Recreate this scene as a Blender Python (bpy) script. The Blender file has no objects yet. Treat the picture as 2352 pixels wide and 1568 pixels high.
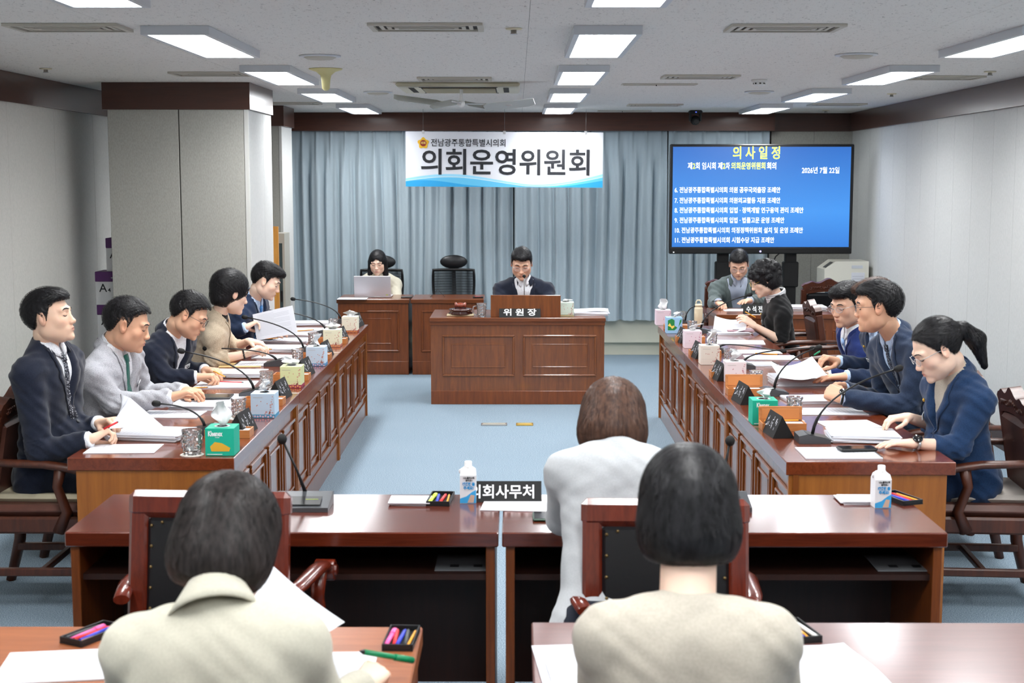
import bpy, bmesh, math, random
import numpy as np
from mathutils import Vector, Matrix, Euler
random.seed(7); np.random.seed(7)
PI = math.pi
SC = bpy.context.scene
COL = SC.collection
# ---------------------------------------------------------------- camera
F_PX, CX, CY, HC = 3266.7, 1176.0, 784.0, 1.9
PITCH = math.atan((784 - 405) / F_PX); YAW = math.atan(12 / F_PX)
cam_d = bpy.data.cameras.new('camera'); cam = bpy.data.objects.new('camera', cam_d); COL.objects.link(cam)
cam_d.sensor_width = 36; cam_d.lens = F_PX / 2352 * 36; cam_d.clip_start = .05; cam_d.clip_end = 60
cam.location = (0, 0, HC); cam.rotation_euler = (PI / 2 - PITCH, 0, YAW)
cam_d.dof.use_dof = True; cam_d.dof.focus_distance = 9.2; cam_d.dof.aperture_fstop = 6.3
SC.camera = cam
# ---------------------------------------------------------------- world + exposure
W = bpy.data.worlds.new('world'); SC.world = W; W.use_nodes = True
W.node_tree.nodes['Background'].inputs[0].default_value = (.8, .88, 1, 1)
W.node_tree.nodes['Background'].inputs[1].default_value = .35
SC.view_settings.view_transform = 'Standard'; SC.view_settings.look = 'None'
SC.view_settings.gamma = 1; SC.view_settings.use_curve_mapping = False
SC.view_settings.exposure = -0.1
SC.cycles.max_bounces = 8; SC.cycles.transparent_max_bounces = 12; SC.cycles.caustics_reflective = False; SC.cycles.caustics_refractive = False
SC.cycles.sample_clamp_indirect = 6
CEIL = 2.56
LIGHT_ROWS = [-1.51, .40, 2.37]
LIGHT_YS = [-.35, 1.9, 4.15, 6.4, 8.65, 10.9, 13.2]
LIGHT_W, LIGHT_L, LIGHT_E = .25, 1.2, 12.5
for lx in LIGHT_ROWS:
    for ly in LIGHT_YS:
        ld = bpy.data.lights.new('panel_light', 'AREA'); ld.shape = 'RECTANGLE'; ld.size = LIGHT_W; ld.size_y = LIGHT_L
        ld.energy = LIGHT_E; ld.spread = math.radians(145); ld.color = (1, .985, .955)
        lo = bpy.data.objects.new('panel_light', ld); COL.objects.link(lo); lo.location = (lx, ly + .6, CEIL - .042)
# ---------------------------------------------------------------- pixel helper (places real objects at real distances)
def ray(px, py):
    x = (px - CX) / F_PX; y = -(py - CY) / F_PX
    c, s = math.cos(PITCH), math.sin(PITCH); Y = c + y * s; Z = -s + y * c
    c, s = math.cos(YAW), math.sin(YAW)
    return Vector((x * c - Y * s, x * s + Y * c, Z))
def at(px, py, y=None, z=None):
    r = ray(px, py); t = (y / r.y) if y is not None else (z - HC) / r.z
    return Vector((0, 0, HC)) + r * t
# ---------------------------------------------------------------- materials
def lin(c):
    o = []
    for v in c[:3]:
        v = v / 255.0; o.append(v / 12.92 if v <= .04045 else ((v + .055) / 1.055) ** 2.4)
    return (*o, 1)
MATS = {}
def nt(m):
    m.use_nodes = True; t = m.node_tree; return t, t.nodes['Principled BSDF']
def node(t, kind, **kw):
    n = t.nodes.new(kind)
    for k, v in kw.items():
        if hasattr(n, k) and not k.startswith('i_'): setattr(n, k, v)
    return n
def mat(name, c, rough=.6, metal=0, coat=0, spec=.5, bump=None, var=None, sheen=0, emis=None, trans=0, ior=1.45, alpha=1, sss=0, coatr=.08, coord='Object', stretch=(1, 1, 1)):
    if name in MATS: return MATS[name]
    m = bpy.data.materials.new(name); MATS[name] = m; t, b = nt(m); I = b.inputs
    I['Base Color'].default_value = lin(c); I['Roughness'].default_value = rough; I['Metallic'].default_value = metal
    I['Coat Weight'].default_value = coat; I['Coat Roughness'].default_value = coatr; I['Specular IOR Level'].default_value = spec
    I['Transmission Weight'].default_value = trans; I['IOR'].default_value = ior; I['Alpha'].default_value = alpha
    if sheen: I['Sheen Weight'].default_value = sheen
    if sss: I['Subsurface Weight'].default_value = sss; I['Subsurface Radius'].default_value = (.012, .005, .003); I['Subsurface Scale'].default_value = 1
    if emis: I['Emission Color'].default_value = lin(emis[0]); I['Emission Strength'].default_value = emis[1]
    if bump or var:
        tc = t.nodes.new('ShaderNodeTexCoord'); mp = t.nodes.new('ShaderNodeMapping'); mp.inputs['Scale'].default_value = stretch
        t.links.new(tc.outputs[coord], mp.inputs[0])
    if var:   # (colour2, scale)
        n = t.nodes.new('ShaderNodeTexNoise'); n.inputs['Scale'].default_value = var[1]; n.inputs['Detail'].default_value = 4
        t.links.new(mp.outputs[0], n.inputs['Vector'])
        r = t.nodes.new('ShaderNodeValToRGB'); r.color_ramp.elements[0].position = .35; r.color_ramp.elements[1].position = .65
        r.color_ramp.elements[0].color = lin(c); r.color_ramp.elements[1].color = lin(var[0])
        t.links.new(n.outputs['Fac'], r.inputs[0]); t.links.new(r.outputs[0], I['Base Color'])
    if bump:  # (scale, strength, distance)
        n = t.nodes.new('ShaderNodeTexNoise'); n.inputs['Scale'].default_value = bump[0]; n.inputs['Detail'].default_value = 3
        t.links.new(mp.outputs[0], n.inputs['Vector'])
        bp = t.nodes.new('ShaderNodeBump'); bp.inputs['Strength'].default_value = bump[1]; bp.inputs['Distance'].default_value = bump[2] if len(bump) > 2 else .002
        t.links.new(n.outputs['Fac'], bp.inputs['Height']); t.links.new(bp.outputs[0], I['Normal'])
    return m
def wood(name, c1, c2, grain=(14, 14, 1.2), rough=.32, coat=.35, coatr=.12):
    if name in MATS: return MATS[name]
    m = bpy.data.materials.new(name); MATS[name] = m; t, b = nt(m); I = b.inputs
    tc = t.nodes.new('ShaderNodeTexCoord'); mp = t.nodes.new('ShaderNodeMapping'); mp.inputs['Scale'].default_value = grain
    t.links.new(tc.outputs['Object'], mp.inputs[0])
    n = t.nodes.new('ShaderNodeTexNoise'); n.inputs['Scale'].default_value = 3.0; n.inputs['Detail'].default_value = 8; n.inputs['Roughness'].default_value = .65; n.inputs['Distortion'].default_value = .6
    t.links.new(mp.outputs[0], n.inputs['Vector'])
    r = t.nodes.new('ShaderNodeValToRGB'); r.color_ramp.elements[0].position = .3; r.color_ramp.elements[1].position = .72
    r.color_ramp.elements[0].color = lin(c1); r.color_ramp.elements[1].color = lin(c2)
    t.links.new(n.outputs['Fac'], r.inputs[0]); t.links.new(r.outputs[0], I['Base Color'])
    I['Roughness'].default_value = rough; I['Coat Weight'].default_value = coat; I['Coat Roughness'].default_value = coatr
    return m
# ---------------------------------------------------------------- mesh builder
def rotm(rx=0, ry=0, rz=0): return Euler((rx, ry, rz)).to_matrix()
class MB:
    def __init__(s): s.v = []; s.f = []; s.mi = []; s.sm = []
    def add(s, vs, fs, m=0, smooth=False):
        o = len(s.v); s.v += [tuple(v) for v in vs]
        for f in fs: s.f.append(tuple(i + o for i in f)); s.mi.append(m); s.sm.append(smooth)
        return s
    def box(s, a, b, m=0, r=0, R=None, o=None):
        """box from corner a to corner b, chamfer r, optional rotation R about o"""
        x0, y0, z0 = a; x1, y1, z1 = b
        if x0 > x1: x0, x1 = x1, x0
        if y0 > y1: y0, y1 = y1, y0
        if z0 > z1: z0, z1 = z1, z0
        r = min(r, (x1 - x0) / 2.01, (y1 - y0) / 2.01, (z1 - z0) / 2.01)
        if r <= 0:
            vs = [(x, y, z) for x in (x0, x1) for y in (y0, y1) for z in (z0, z1)]
            fs = [(0, 1, 3, 2), (4, 6, 7, 5), (0, 4, 5, 1), (2, 3, 7, 6), (0, 2, 6, 4), (1, 5, 7, 3)]
        else:
            vs = []; idx = {}
            for i, x in enumerate((x0, x1)):
                for j, y in enumerate((y0, y1)):
                    for k, z in enumerate((z0, z1)):
                        sx, sy, sz = (r, -r)[i], (r, -r)[j], (r, -r)[k]
                        for ax, p in (('x', (x, y + sy, z + sz)), ('y', (x + sx, y, z + sz)), ('z', (x + sx, y + sy, z))):
                            idx[(i, j, k, ax)] = len(vs); vs.append(p)
            g = lambda i, j, k, a_: idx[(i, j, k, a_)]
            fs = []
            for i in (0, 1):
                q = [g(i, 0, 0, 'x'), g(i, 1, 0, 'x'), g(i, 1, 1, 'x'), g(i, 0, 1, 'x')]; fs.append(tuple(q if i else q[::-1]))
                q = [g(0, i, 0, 'y'), g(0, i, 1, 'y'), g(1, i, 1, 'y'), g(1, i, 0, 'y')]; fs.append(tuple(q if i else q[::-1]))
                q = [g(0, 0, i, 'z'), g(1, 0, i, 'z'), g(1, 1, i, 'z'), g(0, 1, i, 'z')]; fs.append(tuple(q if i else q[::-1]))
            for i in (0, 1):
                for j in (0, 1):
                    q = [g(i, j, 0, 'x'), g(i, j, 0, 'y'), g(i, j, 1, 'y'), g(i, j, 1, 'x')]; fs.append(tuple(q if (i + j) % 2 == 0 else q[::-1]))
                    q = [g(i, 0, j, 'x'), g(i, 0, j, 'z'), g(i, 1, j, 'z'), g(i, 1, j, 'x')]; fs.append(tuple(q if (i + j) % 2 == 1 else q[::-1]))
                    q = [g(0, i, j, 'y'), g(0, i, j, 'z'), g(1, i, j, 'z'), g(1, i, j, 'y')]; fs.append(tuple(q if (i + j) % 2 == 0 else q[::-1]))
                    for k in (0, 1):
                        q = [g(i, j, k, 'x'), g(i, j, k, 'y'), g(i, j, k, 'z')]; fs.append(tuple(q if (i + j + k) % 2 == 1 else q[::-1]))
        if R is not None:
            o = Vector(o) if o is not None else Vector(((x0 + x1) / 2, (y0 + y1) / 2, (z0 + z1) / 2))
            vs = [o + R @ (Vector(v) - o) for v in vs]
        return s.add(vs, fs, m)
    def tube(s, pts, r, n=8, m=0, caps=True, flat=1.0, up=None):
        pts = [Vector(p) for p in pts]; rs = r if isinstance(r, (list, tuple)) else [r] * len(pts)
        vs = []; fs = []; prev = None
        for i, p in enumerate(pts):
            t = (pts[min(i + 1, len(pts) - 1)] - pts[max(i - 1, 0)])
            if t.length < 1e-9: t = Vector((0, 0, 1))
            t.normalize()
            if prev is None:
                u = Vector(up) if up else (Vector((0, 0, 1)) if abs(t.z) < .9 else Vector((1, 0, 0)))
            else: u = prev
            u = (u - t * u.dot(t)); u.normalize(); w = t.cross(u); prev = u
            for k in range(n):
                a = 2 * PI * k / n; vs.append(p + (u * math.cos(a) * flat + w * math.sin(a)) * rs[i])
        for i in range(len(pts) - 1):
            for k in range(n):
                fs.append((i * n + k, i * n + (k + 1) % n, (i + 1) * n + (k + 1) % n, (i + 1) * n + k))
        s.add(vs, fs, m, True)
        if caps:
            o = len(s.v) - len(vs)
            s.f.append(tuple(o + k for k in range(n))[::-1]); s.mi.append(m); s.sm.append(False)
            s.f.append(tuple(o + (len(pts) - 1) * n + k for k in range(n))); s.mi.append(m); s.sm.append(False)
        return s
    def lathe(s, prof, c=(0, 0, 0), n=20, m=0, M=None, smooth=True, rad=None):
        vs = []; fs = []; c = Vector(c)
        for i, (r, z) in enumerate(prof):
            for k in range(n):
                a = 2 * PI * k / n; rr = r * (rad(k, i) if rad else 1)
                p = Vector((rr * math.cos(a), rr * math.sin(a), z))
                vs.append(c + (M @ p if M else p))
        for i in range(len(prof) - 1):
            for k in range(n): fs.append((i * n + k, i * n + (k + 1) % n, (i + 1) * n + (k + 1) % n, (i + 1) * n + k))
        s.add(vs, fs, m, smooth); o = len(s.v) - len(vs)
        if prof[0][0] > 1e-6: s.f.append(tuple(o + k for k in range(n))[::-1]); s.mi.append(m); s.sm.append(False)
        if prof[-1][0] > 1e-6: s.f.append(tuple(o + (len(prof) - 1) * n + k for k in range(n))); s.mi.append(m); s.sm.append(False)
        return s
    def prism(s, poly, d0, d1, axis='z', m=0):
        """extrude a 2D polygon along an axis"""
        def P(a, b, c): return {'z': (a, b, c), 'y': (a, c, b), 'x': (c, a, b)}[axis]
        n = len(poly); vs = [P(a, b, d0) for a, b in poly] + [P(a, b, d1) for a, b in poly]
        fs = [tuple(range(n))[::-1], tuple(range(n, 2 * n))] + [(i, (i + 1) % n, n + (i + 1) % n, n + i) for i in range(n)]
        return s.add(vs, fs, m)
    def grid(s, fn, nu, nv, m=0, smooth=True, closed=False):
        vs = [fn(i / (nu - 1), j / (nv - 1)) for i in range(nu) for j in range(nv)]
        fs = [(i * nv + j, (i + 1) * nv + j, (i + 1) * nv + j + 1, i * nv + j + 1) for i in range(nu - 1) for j in range(nv - 1)]
        return s.add(vs, fs, m, smooth)
    def ball(s, c, r, n=12, m=0, sc=(1, 1, 1), R=None):
        c = Vector(c); vs = []; k = n // 2
        for i in range(k + 1):
            for j in range(n):
                th = PI * i / k; ph = 2 * PI * j / n
                p = Vector((math.sin(th) * math.cos(ph) * sc[0], math.sin(th) * math.sin(ph) * sc[1], math.cos(th) * sc[2])) * r
                vs.append(c + (R @ p if R else p))
        fs = [(i * n + j, (i + 1) * n + j, (i + 1) * n + (j + 1) % n, i * n + (j + 1) % n) for i in range(k) for j in range(n)]
        return s.add(vs, fs, m, True)
    def xf(s, M): s.v = [tuple(M @ Vector(v)) for v in s.v]; return s
    def build(s, name, mats, parent=None, loc=None, rot=None, recalc=True):
        me = bpy.data.meshes.new(name); me.from_pydata(s.v, [], s.f)
        if not isinstance(mats, (list, tuple)): mats = [mats]
        for m in mats: me.materials.append(m)
        me.polygons.foreach_set('material_index', s.mi); me.polygons.foreach_set('use_smooth', s.sm)
        if recalc:
            bm = bmesh.new(); bm.from_mesh(me); bmesh.ops.recalc_face_normals(bm, faces=bm.faces); bm.to_mesh(me); bm.free()
        me.update(); return link(name, me, parent, loc, rot)
def link(name, me, parent=None, loc=None, rot=None):
    o = bpy.data.objects.new(name, me); COL.objects.link(o)
    if parent: o.parent = parent
    if loc is not None: o.location = loc
    if rot is not None: o.rotation_euler = rot
    return o
def tag(o, label=None, cat=None, group=None, kind=None):
    if label: o['label'] = label
    if cat: o['category'] = cat
    if group: o['group'] = group
    if kind: o['kind'] = kind
    return o
def thing(name, label, cat, loc=(0, 0, 0), rz=0, group=None):
    o = bpy.data.objects.new(name, None); o.empty_display_size = .05; COL.objects.link(o); o.location = loc; o.rotation_euler = (0, 0, rz)
    return tag(o, label, cat, group)
def dup(root, loc=None, rz=None, label=None, group=None):
    r = root.copy(); COL.objects.link(r)
    if loc is not None: r.location = loc
    if rz is not None: r.rotation_euler = (0, 0, rz)
    if label: r['label'] = label
    if group: r['group'] = group
    for ch in list(root.children):
        c = ch.copy(); COL.objects.link(c); c.parent = r
        for g in list(ch.children):
            d = g.copy(); COL.objects.link(d); d.parent = c
    return r
def struct(name, mb, m, parent=None):
    o = mb.build(name, m, parent)
    if parent is None: o['kind'] = 'structure'
    return o
def text(body, size, m, parent=None, name='lettering', loc=(0, 0, 0), R=None, bold=0, sx=1, ext=.0004, align='CENTER', space=1, width=None, valign='CENTER'):
    cu = bpy.data.curves.new('t', 'FONT'); cu.body = body; cu.size = size; cu.extrude = ext; cu.offset = bold
    cu.align_x = align; cu.align_y = valign; cu.space_character = space; cu.resolution_u = 3
    o = bpy.data.objects.new('t', cu); COL.objects.link(o)
    dg = bpy.context.evaluated_depsgraph_get(); me = bpy.data.meshes.new_from_object(o.evaluated_get(dg))
    bpy.data.objects.remove(o); bpy.data.curves.remove(cu); me.name = name
    n = len(me.vertices)
    if n:
        co = np.empty(n * 3, 'f'); me.vertices.foreach_get('co', co); co = co.reshape(-1, 3)
        if width:
            w = co[:, 0].max() - co[:, 0].min(); sx = width / max(w, 1e-6)
        co[:, 0] *= sx; me.vertices.foreach_set('co', co.ravel())
    me.materials.clear(); me.materials.append(m)
    ob = link(name, me, parent)
    M = (R.to_4x4() if R else Matrix()); M.translation = Vector(loc); ob.matrix_local = M
    return ob
FRONT = rotm(PI / 2, 0, 0)     # text standing up, facing -Y (towards the camera)
# ---------------------------------------------------------------- palette
M_mahog = wood('mahogany', (96, 44, 12), (132, 68, 22), rough=.4, coat=.2, coatr=.15)
M_mahog2 = wood('mahogany_light', (98, 48, 12), (136, 74, 22), rough=.36, coat=.8, coatr=.08)
M_top = wood('red_mahogany_top', (74, 26, 12), (106, 42, 22), grain=(1.2, 14, 14), rough=.22, coat=.8, coatr=.14)
M_topY = wood('red_mahogany_top_lengthwise', (92, 40, 20), (124, 58, 30), grain=(14, 1.2, 14), rough=.2, coat=.5, coatr=.08)
M_oak = wood('amber_oak_end', (132, 74, 20), (160, 96, 34), grain=(10, 10, .8), rough=.4, coat=.2)
M_near = wood('orange_teak', (140, 78, 44), (172, 104, 64), grain=(1, 16, 16), rough=.35, coat=.3)
M_near2 = wood('plum_brown_top', (98, 62, 58), (116, 76, 70), grain=(1, 16, 16), rough=.28, coat=.5, coatr=.16)
M_dark = wood('dark_walnut', (46, 17, 10), (74, 30, 18), rough=.3, coat=.5)
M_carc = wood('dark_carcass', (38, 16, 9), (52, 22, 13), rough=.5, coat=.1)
M_box = wood('honey_box_wood', (170, 104, 52), (200, 132, 76), grain=(2, 16, 16), rough=.45, coat=.1)
M_black = mat('black_plastic', (22, 22, 24), .42)
M_dgrey = mat('dark_grey_plastic', (62, 64, 68), .4)
M_mgrey = mat('grey_metal', (120, 120, 120), .35, metal=.7)
M_white = mat('white_plastic', (226, 227, 226), .45)
M_cream = mat('cream_plastic', (222, 214, 188), .45)
M_paper = mat('white_paper', (218, 220, 227), .8, spec=.2)
M_ink = mat('grey_print', (176, 178, 188), .8, spec=.1)
M_inkd = mat('black_print', (34, 34, 38), .6, spec=.2)
M_glass = mat('clear_crystal', (252, 254, 255), .02, trans=.9, ior=1.5)
M_lens = mat('spectacle_lens', (225, 232, 244), .03, alpha=.14)
M_tissue = mat('tissue', (222, 223, 224), .9, spec=.1)
M_gold = mat('gold_metal', (214, 176, 84), .3, metal=.9)
M_silver = mat('silver_metal', (196, 196, 198), .3, metal=.9)
M_leather = mat('brown_leather', (74, 44, 36), .42, bump=(60, .25, .002), var=((92, 56, 46), 9))
M_bleather = mat('black_leather', (22, 23, 26), .36, bump=(70, .25, .002))
M_red = mat('red_plastic', (212, 36, 40), .4); M_blue = mat('blue_plastic', (44, 62, 190), .4)
M_pink = mat('pink_plastic', (240, 96, 168), .35); M_yel = mat('yellow_pencil_paint', (236, 160, 40), .45)
M_green = mat('green_plastic', (0, 132, 84), .35); M_lime = mat('lime_plastic', (196, 220, 60), .35)
M_blk2 = mat('matte_black', (14, 14, 15), .7)
# ================================================================ ROOM
def carpet():
    m = bpy.data.materials.new('blue_carpet'); t, b = nt(m)
    tc = t.nodes.new('ShaderNodeTexCoord')
    n = t.nodes.new('ShaderNodeTexNoise'); n.inputs['Scale'].default_value = 210; n.inputs['Detail'].default_value = 2; t.links.new(tc.outputs['Object'], n.inputs['Vector'])
    r = t.nodes.new('ShaderNodeValToRGB'); e = r.color_ramp.elements; e[0].position = .36; e[1].position = .64
    e[0].color = lin((88, 107, 122)); e[1].color = lin((166, 183, 196)); t.links.new(n.outputs['Fac'], r.inputs[0])
    n2 = t.nodes.new('ShaderNodeTexNoise'); n2.inputs['Scale'].default_value = 1.3; t.links.new(tc.outputs['Object'], n2.inputs['Vector'])
    mx = t.nodes.new('ShaderNodeMix'); mx.data_type = 'RGBA'; mx.inputs[7].default_value = lin((112, 132, 147)); t.links.new(r.outputs[0], mx.inputs[6])
    ma = t.nodes.new('ShaderNodeMath'); ma.operation = 'MULTIPLY'; ma.inputs[1].default_value = .35; t.links.new(n2.outputs['Fac'], ma.inputs[0]); t.links.new(ma.outputs[0], mx.inputs[0])
    t.links.new(mx.outputs[2], b.inputs['Base Color']); b.inputs['Roughness'].default_value = .95; b.inputs['Specular IOR Level'].default_value = .15
    bp = t.nodes.new('ShaderNodeBump'); bp.inputs['Strength'].default_value = .5; bp.inputs['Distance'].default_value = .004; t.links.new(n.outputs['Fac'], bp.inputs['Height']); t.links.new(bp.outputs[0], b.inputs['Normal'])
    return m
def ceiling_mat():
    m = bpy.data.materials.new('fissured_ceiling_board'); t, b = nt(m)
    tc = t.nodes.new('ShaderNodeTexCoord'); mp = t.nodes.new('ShaderNodeMapping'); mp.inputs['Scale'].default_value = (1, .45, 1); t.links.new(tc.outputs['Object'], mp.inputs[0])
    n = t.nodes.new('ShaderNodeTexNoise'); n.inputs['Scale'].default_value = 70; n.inputs['Detail'].default_value = 5; n.inputs['Distortion'].default_value = 1.5; t.links.new(mp.outputs[0], n.inputs['Vector'])
    r = t.nodes.new('ShaderNodeValToRGB'); e = r.color_ramp.elements; e[0].position = .3; e[1].position = .4; e[0].color = lin((176, 174, 170)); e[1].color = lin((234, 232, 228))
    t.links.new(n.outputs['Fac'], r.inputs[0]); t.links.new(r.outputs[0], b.inputs['Base Color']); b.inputs['Roughness'].default_value = .95; b.inputs['Specular IOR Level'].default_value = .1
    return m
M_carpet = carpet(); M_ceil = ceiling_mat()
M_fab = mat('grey_wall_fabric', (172, 171, 164), .9, spec=.15, bump=(220, .25, .002), var=((160, 159, 152), 160), stretch=(1, 1, .35))
M_fabw = mat('pale_wall_panel', (198, 199, 198), .85, spec=.2, bump=(160, .2, .001), var=((189, 191, 190), 120), stretch=(1, 1, .4))
M_wallL = mat('left_wall_panel', (204, 202, 197), .85, spec=.2, var=((197, 196, 191), 60))
M_band = wood('brown_band', (62, 34, 24), (74, 42, 31), grain=(1, 1, 14), rough=.34, coat=.4, coatr=.2)
M_band2 = wood('brown_band_back', (66, 30, 16), (82, 40, 22), grain=(1, 1, 14), rough=.5, coat=.1)
M_base = mat('dark_brown_skirting', (64, 50, 46), .5)
M_joint = mat('dark_joint', (96, 95, 92), .9)
M_sill = mat('cream_painted_casing', (214, 213, 196), .6)
def curtain_mat():
    m = mat('blue_grey_curtain', (170, 185, 194), .7, spec=.25, sheen=.3, bump=(300, .15, .001)); return m
M_curt = curtain_mat()
XL, YB, TRIM = -3.24, 15.25, 2.37
def xr(y): return 3.17 + y * .0245          # the right wall runs slightly outwards
struct('floor', MB().box((-3.6, -2.6, -.1), (3.9, 15.6, 0)), M_carpet)
# ceiling: boards with fine recessed joints
cl = MB().box((-3.6, -2.6, CEIL + .004), (3.9, 15.6, CEIL + .1)); cl_o = struct('ceiling', cl, M_joint)
ys = [-2.6 + 1.82 * i for i in range(11)]; xs = [-3.6, -1.78, .05, 1.88, 3.9]
for j in range(10):
    for i in range(4):
        MB().box((xs[i] + .0008, ys[j] + .0008, CEIL), (xs[i + 1] - .0008, ys[j + 1] - .0008, CEIL + .004)).build('ceiling_board', M_ceil, cl_o)
# left wall with panels
wl = struct('wall_left', MB().box((XL - .15, -2.5, 0), (XL - .01, YB + .1, CEIL)), M_joint)
y = 10.96
seams = [YB + .1] + [10.96 + .92 * k for k in range(4, -15, -1) if 10.96 + .92 * k < YB] + [-2.5]
for a, b in zip(seams[1:], seams[:-1]): MB().box((XL - .01, a + .0015, 0.0), (XL, b - .0015, TRIM + .01), r=.001).build('wall_panel', M_wallL, wl)
struct('trim_1', MB().box((XL - .01, -2.5, TRIM), (XL + .02, YB, CEIL - .001)), M_band)
struct('baseboard_left', MB().box((XL - .005, -2.5, 0), (XL + .012, YB, .12)), M_base)
# right wall with narrow panels
mr = MB(); mr.add([(xr(-2.5), -2.5, 0), (xr(YB + .2), YB + .2, 0), (xr(YB + .2) + .2, YB + .2, 0), (xr(-2.5) + .2, -2.5, 0)] + [(xr(-2.5), -2.5, CEIL), (xr(YB + .2), YB + .2, CEIL), (xr(YB + .2) + .2, YB + .2, CEIL), (xr(-2.5) + .2, -2.5, CEIL)], [(0, 1, 2, 3), (4, 7, 6, 5), (0, 4, 5, 1), (1, 5, 6, 2), (2, 6, 7, 3), (3, 7, 4, 0)])
wr_ = struct('wall_right', mr, M_joint)
def slab(y0, y1, z0, z1, th):
    return MB().add([(xr(y0), y0, z0), (xr(y1), y1, z0), (xr(y1), y1, z1), (xr(y0), y0, z1), (xr(y0) - th, y0, z0), (xr(y1) - th, y1, z0), (xr(y1) - th, y1, z1), (xr(y0) - th, y0, z1)], [(0, 1, 2, 3), (4, 7, 6, 5), (0, 4, 5, 1), (1, 5, 6, 2), (2, 6, 7, 3), (3, 7, 4, 0)])
yy = 15.3
while yy > -2.4:
    slab(max(yy - .5, -2.5) + .0015, yy - .0015, 0, TRIM + .01, .01).build('wall_panel', M_fabw, wr_); yy -= .5
struct('trim_2', slab(-2.5, YB + .1, TRIM, CEIL - .001, .04), M_band)
struct('baseboard_right', slab(-2.5, YB, 0, .14, .022), M_base)
# back walls
struct('wall_back', MB().box((-3.6, YB, 0), (3.9, YB + .15, CEIL)), M_fabw)
xa, xb = 2.675, xr(15.2)
bw = struct('wall_back_right', MB().box((xa, YB - .1, 0), (xb, YB, CEIL)), M_joint)
MB().box((xa + .002, YB - .11, 0), (xa + .45, YB - .1, TRIM + .01), r=.002).build('wall_panel', M_fab, bw)
MB().box((xa + .452, YB - .11, 0), (xb, YB - .1, TRIM + .01), r=.002).build('wall_panel', M_fab, bw)
struct('trim_3', MB().box((xa, YB - .13, TRIM), (xb - .04, YB - .11, CEIL - .001)), M_band)
struct('trim_4', MB().box((-2.6, YB - .32, TRIM), (xa - .002, YB - .28, CEIL - .001)).box((xa - .03, YB - .28, TRIM), (xa - .002, YB - .12, CEIL - .001)), M_band2)
struct('wall_front', MB().box((-3.6, -2.65, 0), (3.9, -2.5, CEIL)), M_fabw)
# large column clad in fabric panels
cx0, cx1, cy0, cy1 = -2.905, -1.905, 10.18, 11.12
wc = struct('wall_column', MB().box((cx0 + .01, cy0 + .012, 0), (cx1 - .012, cy0 + .12, CEIL)).box((cx0 + .3, cy0 + .12, 0), (cx1 - .012, cy1, CEIL)), M_joint)
for a, b in ((cx0, cx0 + .502), (cx0 + .508, cx1 - .034)):
    MB().box((a + .001, cy0, 0), (b - .001, cy0 + .012, TRIM + .005), r=.003).build('wall_panel', M_fab, wc)
MB().box((cx1 - .032, cy0 - .002, 0), (cx1, cy0 + .012, TRIM + .005), r=.002).build('corner_trim', mat('pale_corner_strip', (200, 200, 196), .5), wc)
MB().box((cx1 - .012, cy0 + .013, 0), (cx1, cy0 + .58, TRIM + .005), r=.002).build('wall_panel', M_fabw, wc)
MB().box((cx1 - .012, cy0 + .582, 0), (cx1, cy1, TRIM + .005), r=.002).build('wall_panel', M_fabw, wc)
struct('trim_5', MB().box((cx0 - .03, cy0 - .015, TRIM), (cx1 + .015, cy0 + .14, CEIL - .001)).box((cx0 + .3, cy0 + .14, TRIM), (cx1 + .015, cy1 + .01, CEIL - .001)), M_band)
# small pilaster before the curtain
px1, py0, py1 = -2.215, 13.5, 14.1
wp = struct('wall_pilaster', MB().box((XL + .02, py0 + .012, 0), (px1 - .012, py1, CEIL)), M_joint)
MB().box((XL + .022, py0, 0), (px1 - .03, py0 + .012, TRIM + .005), r=.003).build('wall_panel', M_fab, wp)
MB().box((px1 - .028, py0 - .002, 0), (px1, py0 + .012, TRIM + .005), r=.002).build('corner_trim', MATS['pale_corner_strip'], wp)
MB().box((px1 - .012, py0 + .013, 0), (px1, py1, TRIM + .005), r=.002).build('wall_panel', M_fabw, wp)
struct('trim_6', MB().box((XL + .03, py0 - .03, TRIM), (px1 + .025, py1 + .01, CEIL - .001)), M_band)
# cream window casing under the curtain
struct('trim_7', MB().box((-2.6, YB - .16, .135), (xa - .03, YB, .47), r=.006).box((-2.6, YB - .1, 0), (xa - .03, YB, .135)), M_sill)
# curtains
def curtain(x0, x1, seed, label):
    rr = random.Random(seed); n = int((x1 - x0) / .0095); pl = .15; ph = rr.random() * 9
    yc = YB - .22; zt, zb = TRIM + .02, .385
    k1, k2 = rr.uniform(2.1, 3.2), rr.uniform(5, 7)
    def fn(u, v):
        x = x0 + (x1 - x0) * u; z = zt + (zb - zt) * v
        w = x + .012 * math.sin(k1 * x + 3 * v + ph) * v + .02 * math.sin(k2 * x + ph) * v
        c = math.cos(2 * PI * w / pl)
        a_top = (max(0, c) ** 10) * .035                       # pinch pleats at the heading
        a_bot = (.5 + .5 * c) ** .8 * .07 * (1 + .5 * math.sin(k2 * x * 1.3 + ph)) + .022 * math.sin(2 * PI * w / .083 + ph) + .02 * math.sin(2 * PI * w / .31)
        b = min(1, v * 3.2); b = b * b * (3 - 2 * b)
        return (x + .01 * math.sin(2 * PI * w / pl) * b, yc - (a_top * (1 - b) + a_bot * b), z + .006 * math.sin(w * 30) * (v > .99))
    o = MB().grid(fn, n, 22).build('curtain', M_curt, recalc=False); tag(o, label, 'curtain', 'blue grey curtains along the back wall'); return o
curtain(-2.62, -.035, 1, 'left length of blue grey pleated curtain behind the woman at the laptop')
curtain(-.022, 1.568, 2, 'middle length of blue grey pleated curtain behind the chairman')
curtain(1.582, xa - .035, 3, 'right length of blue grey pleated curtain partly hidden by the large screen')
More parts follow.
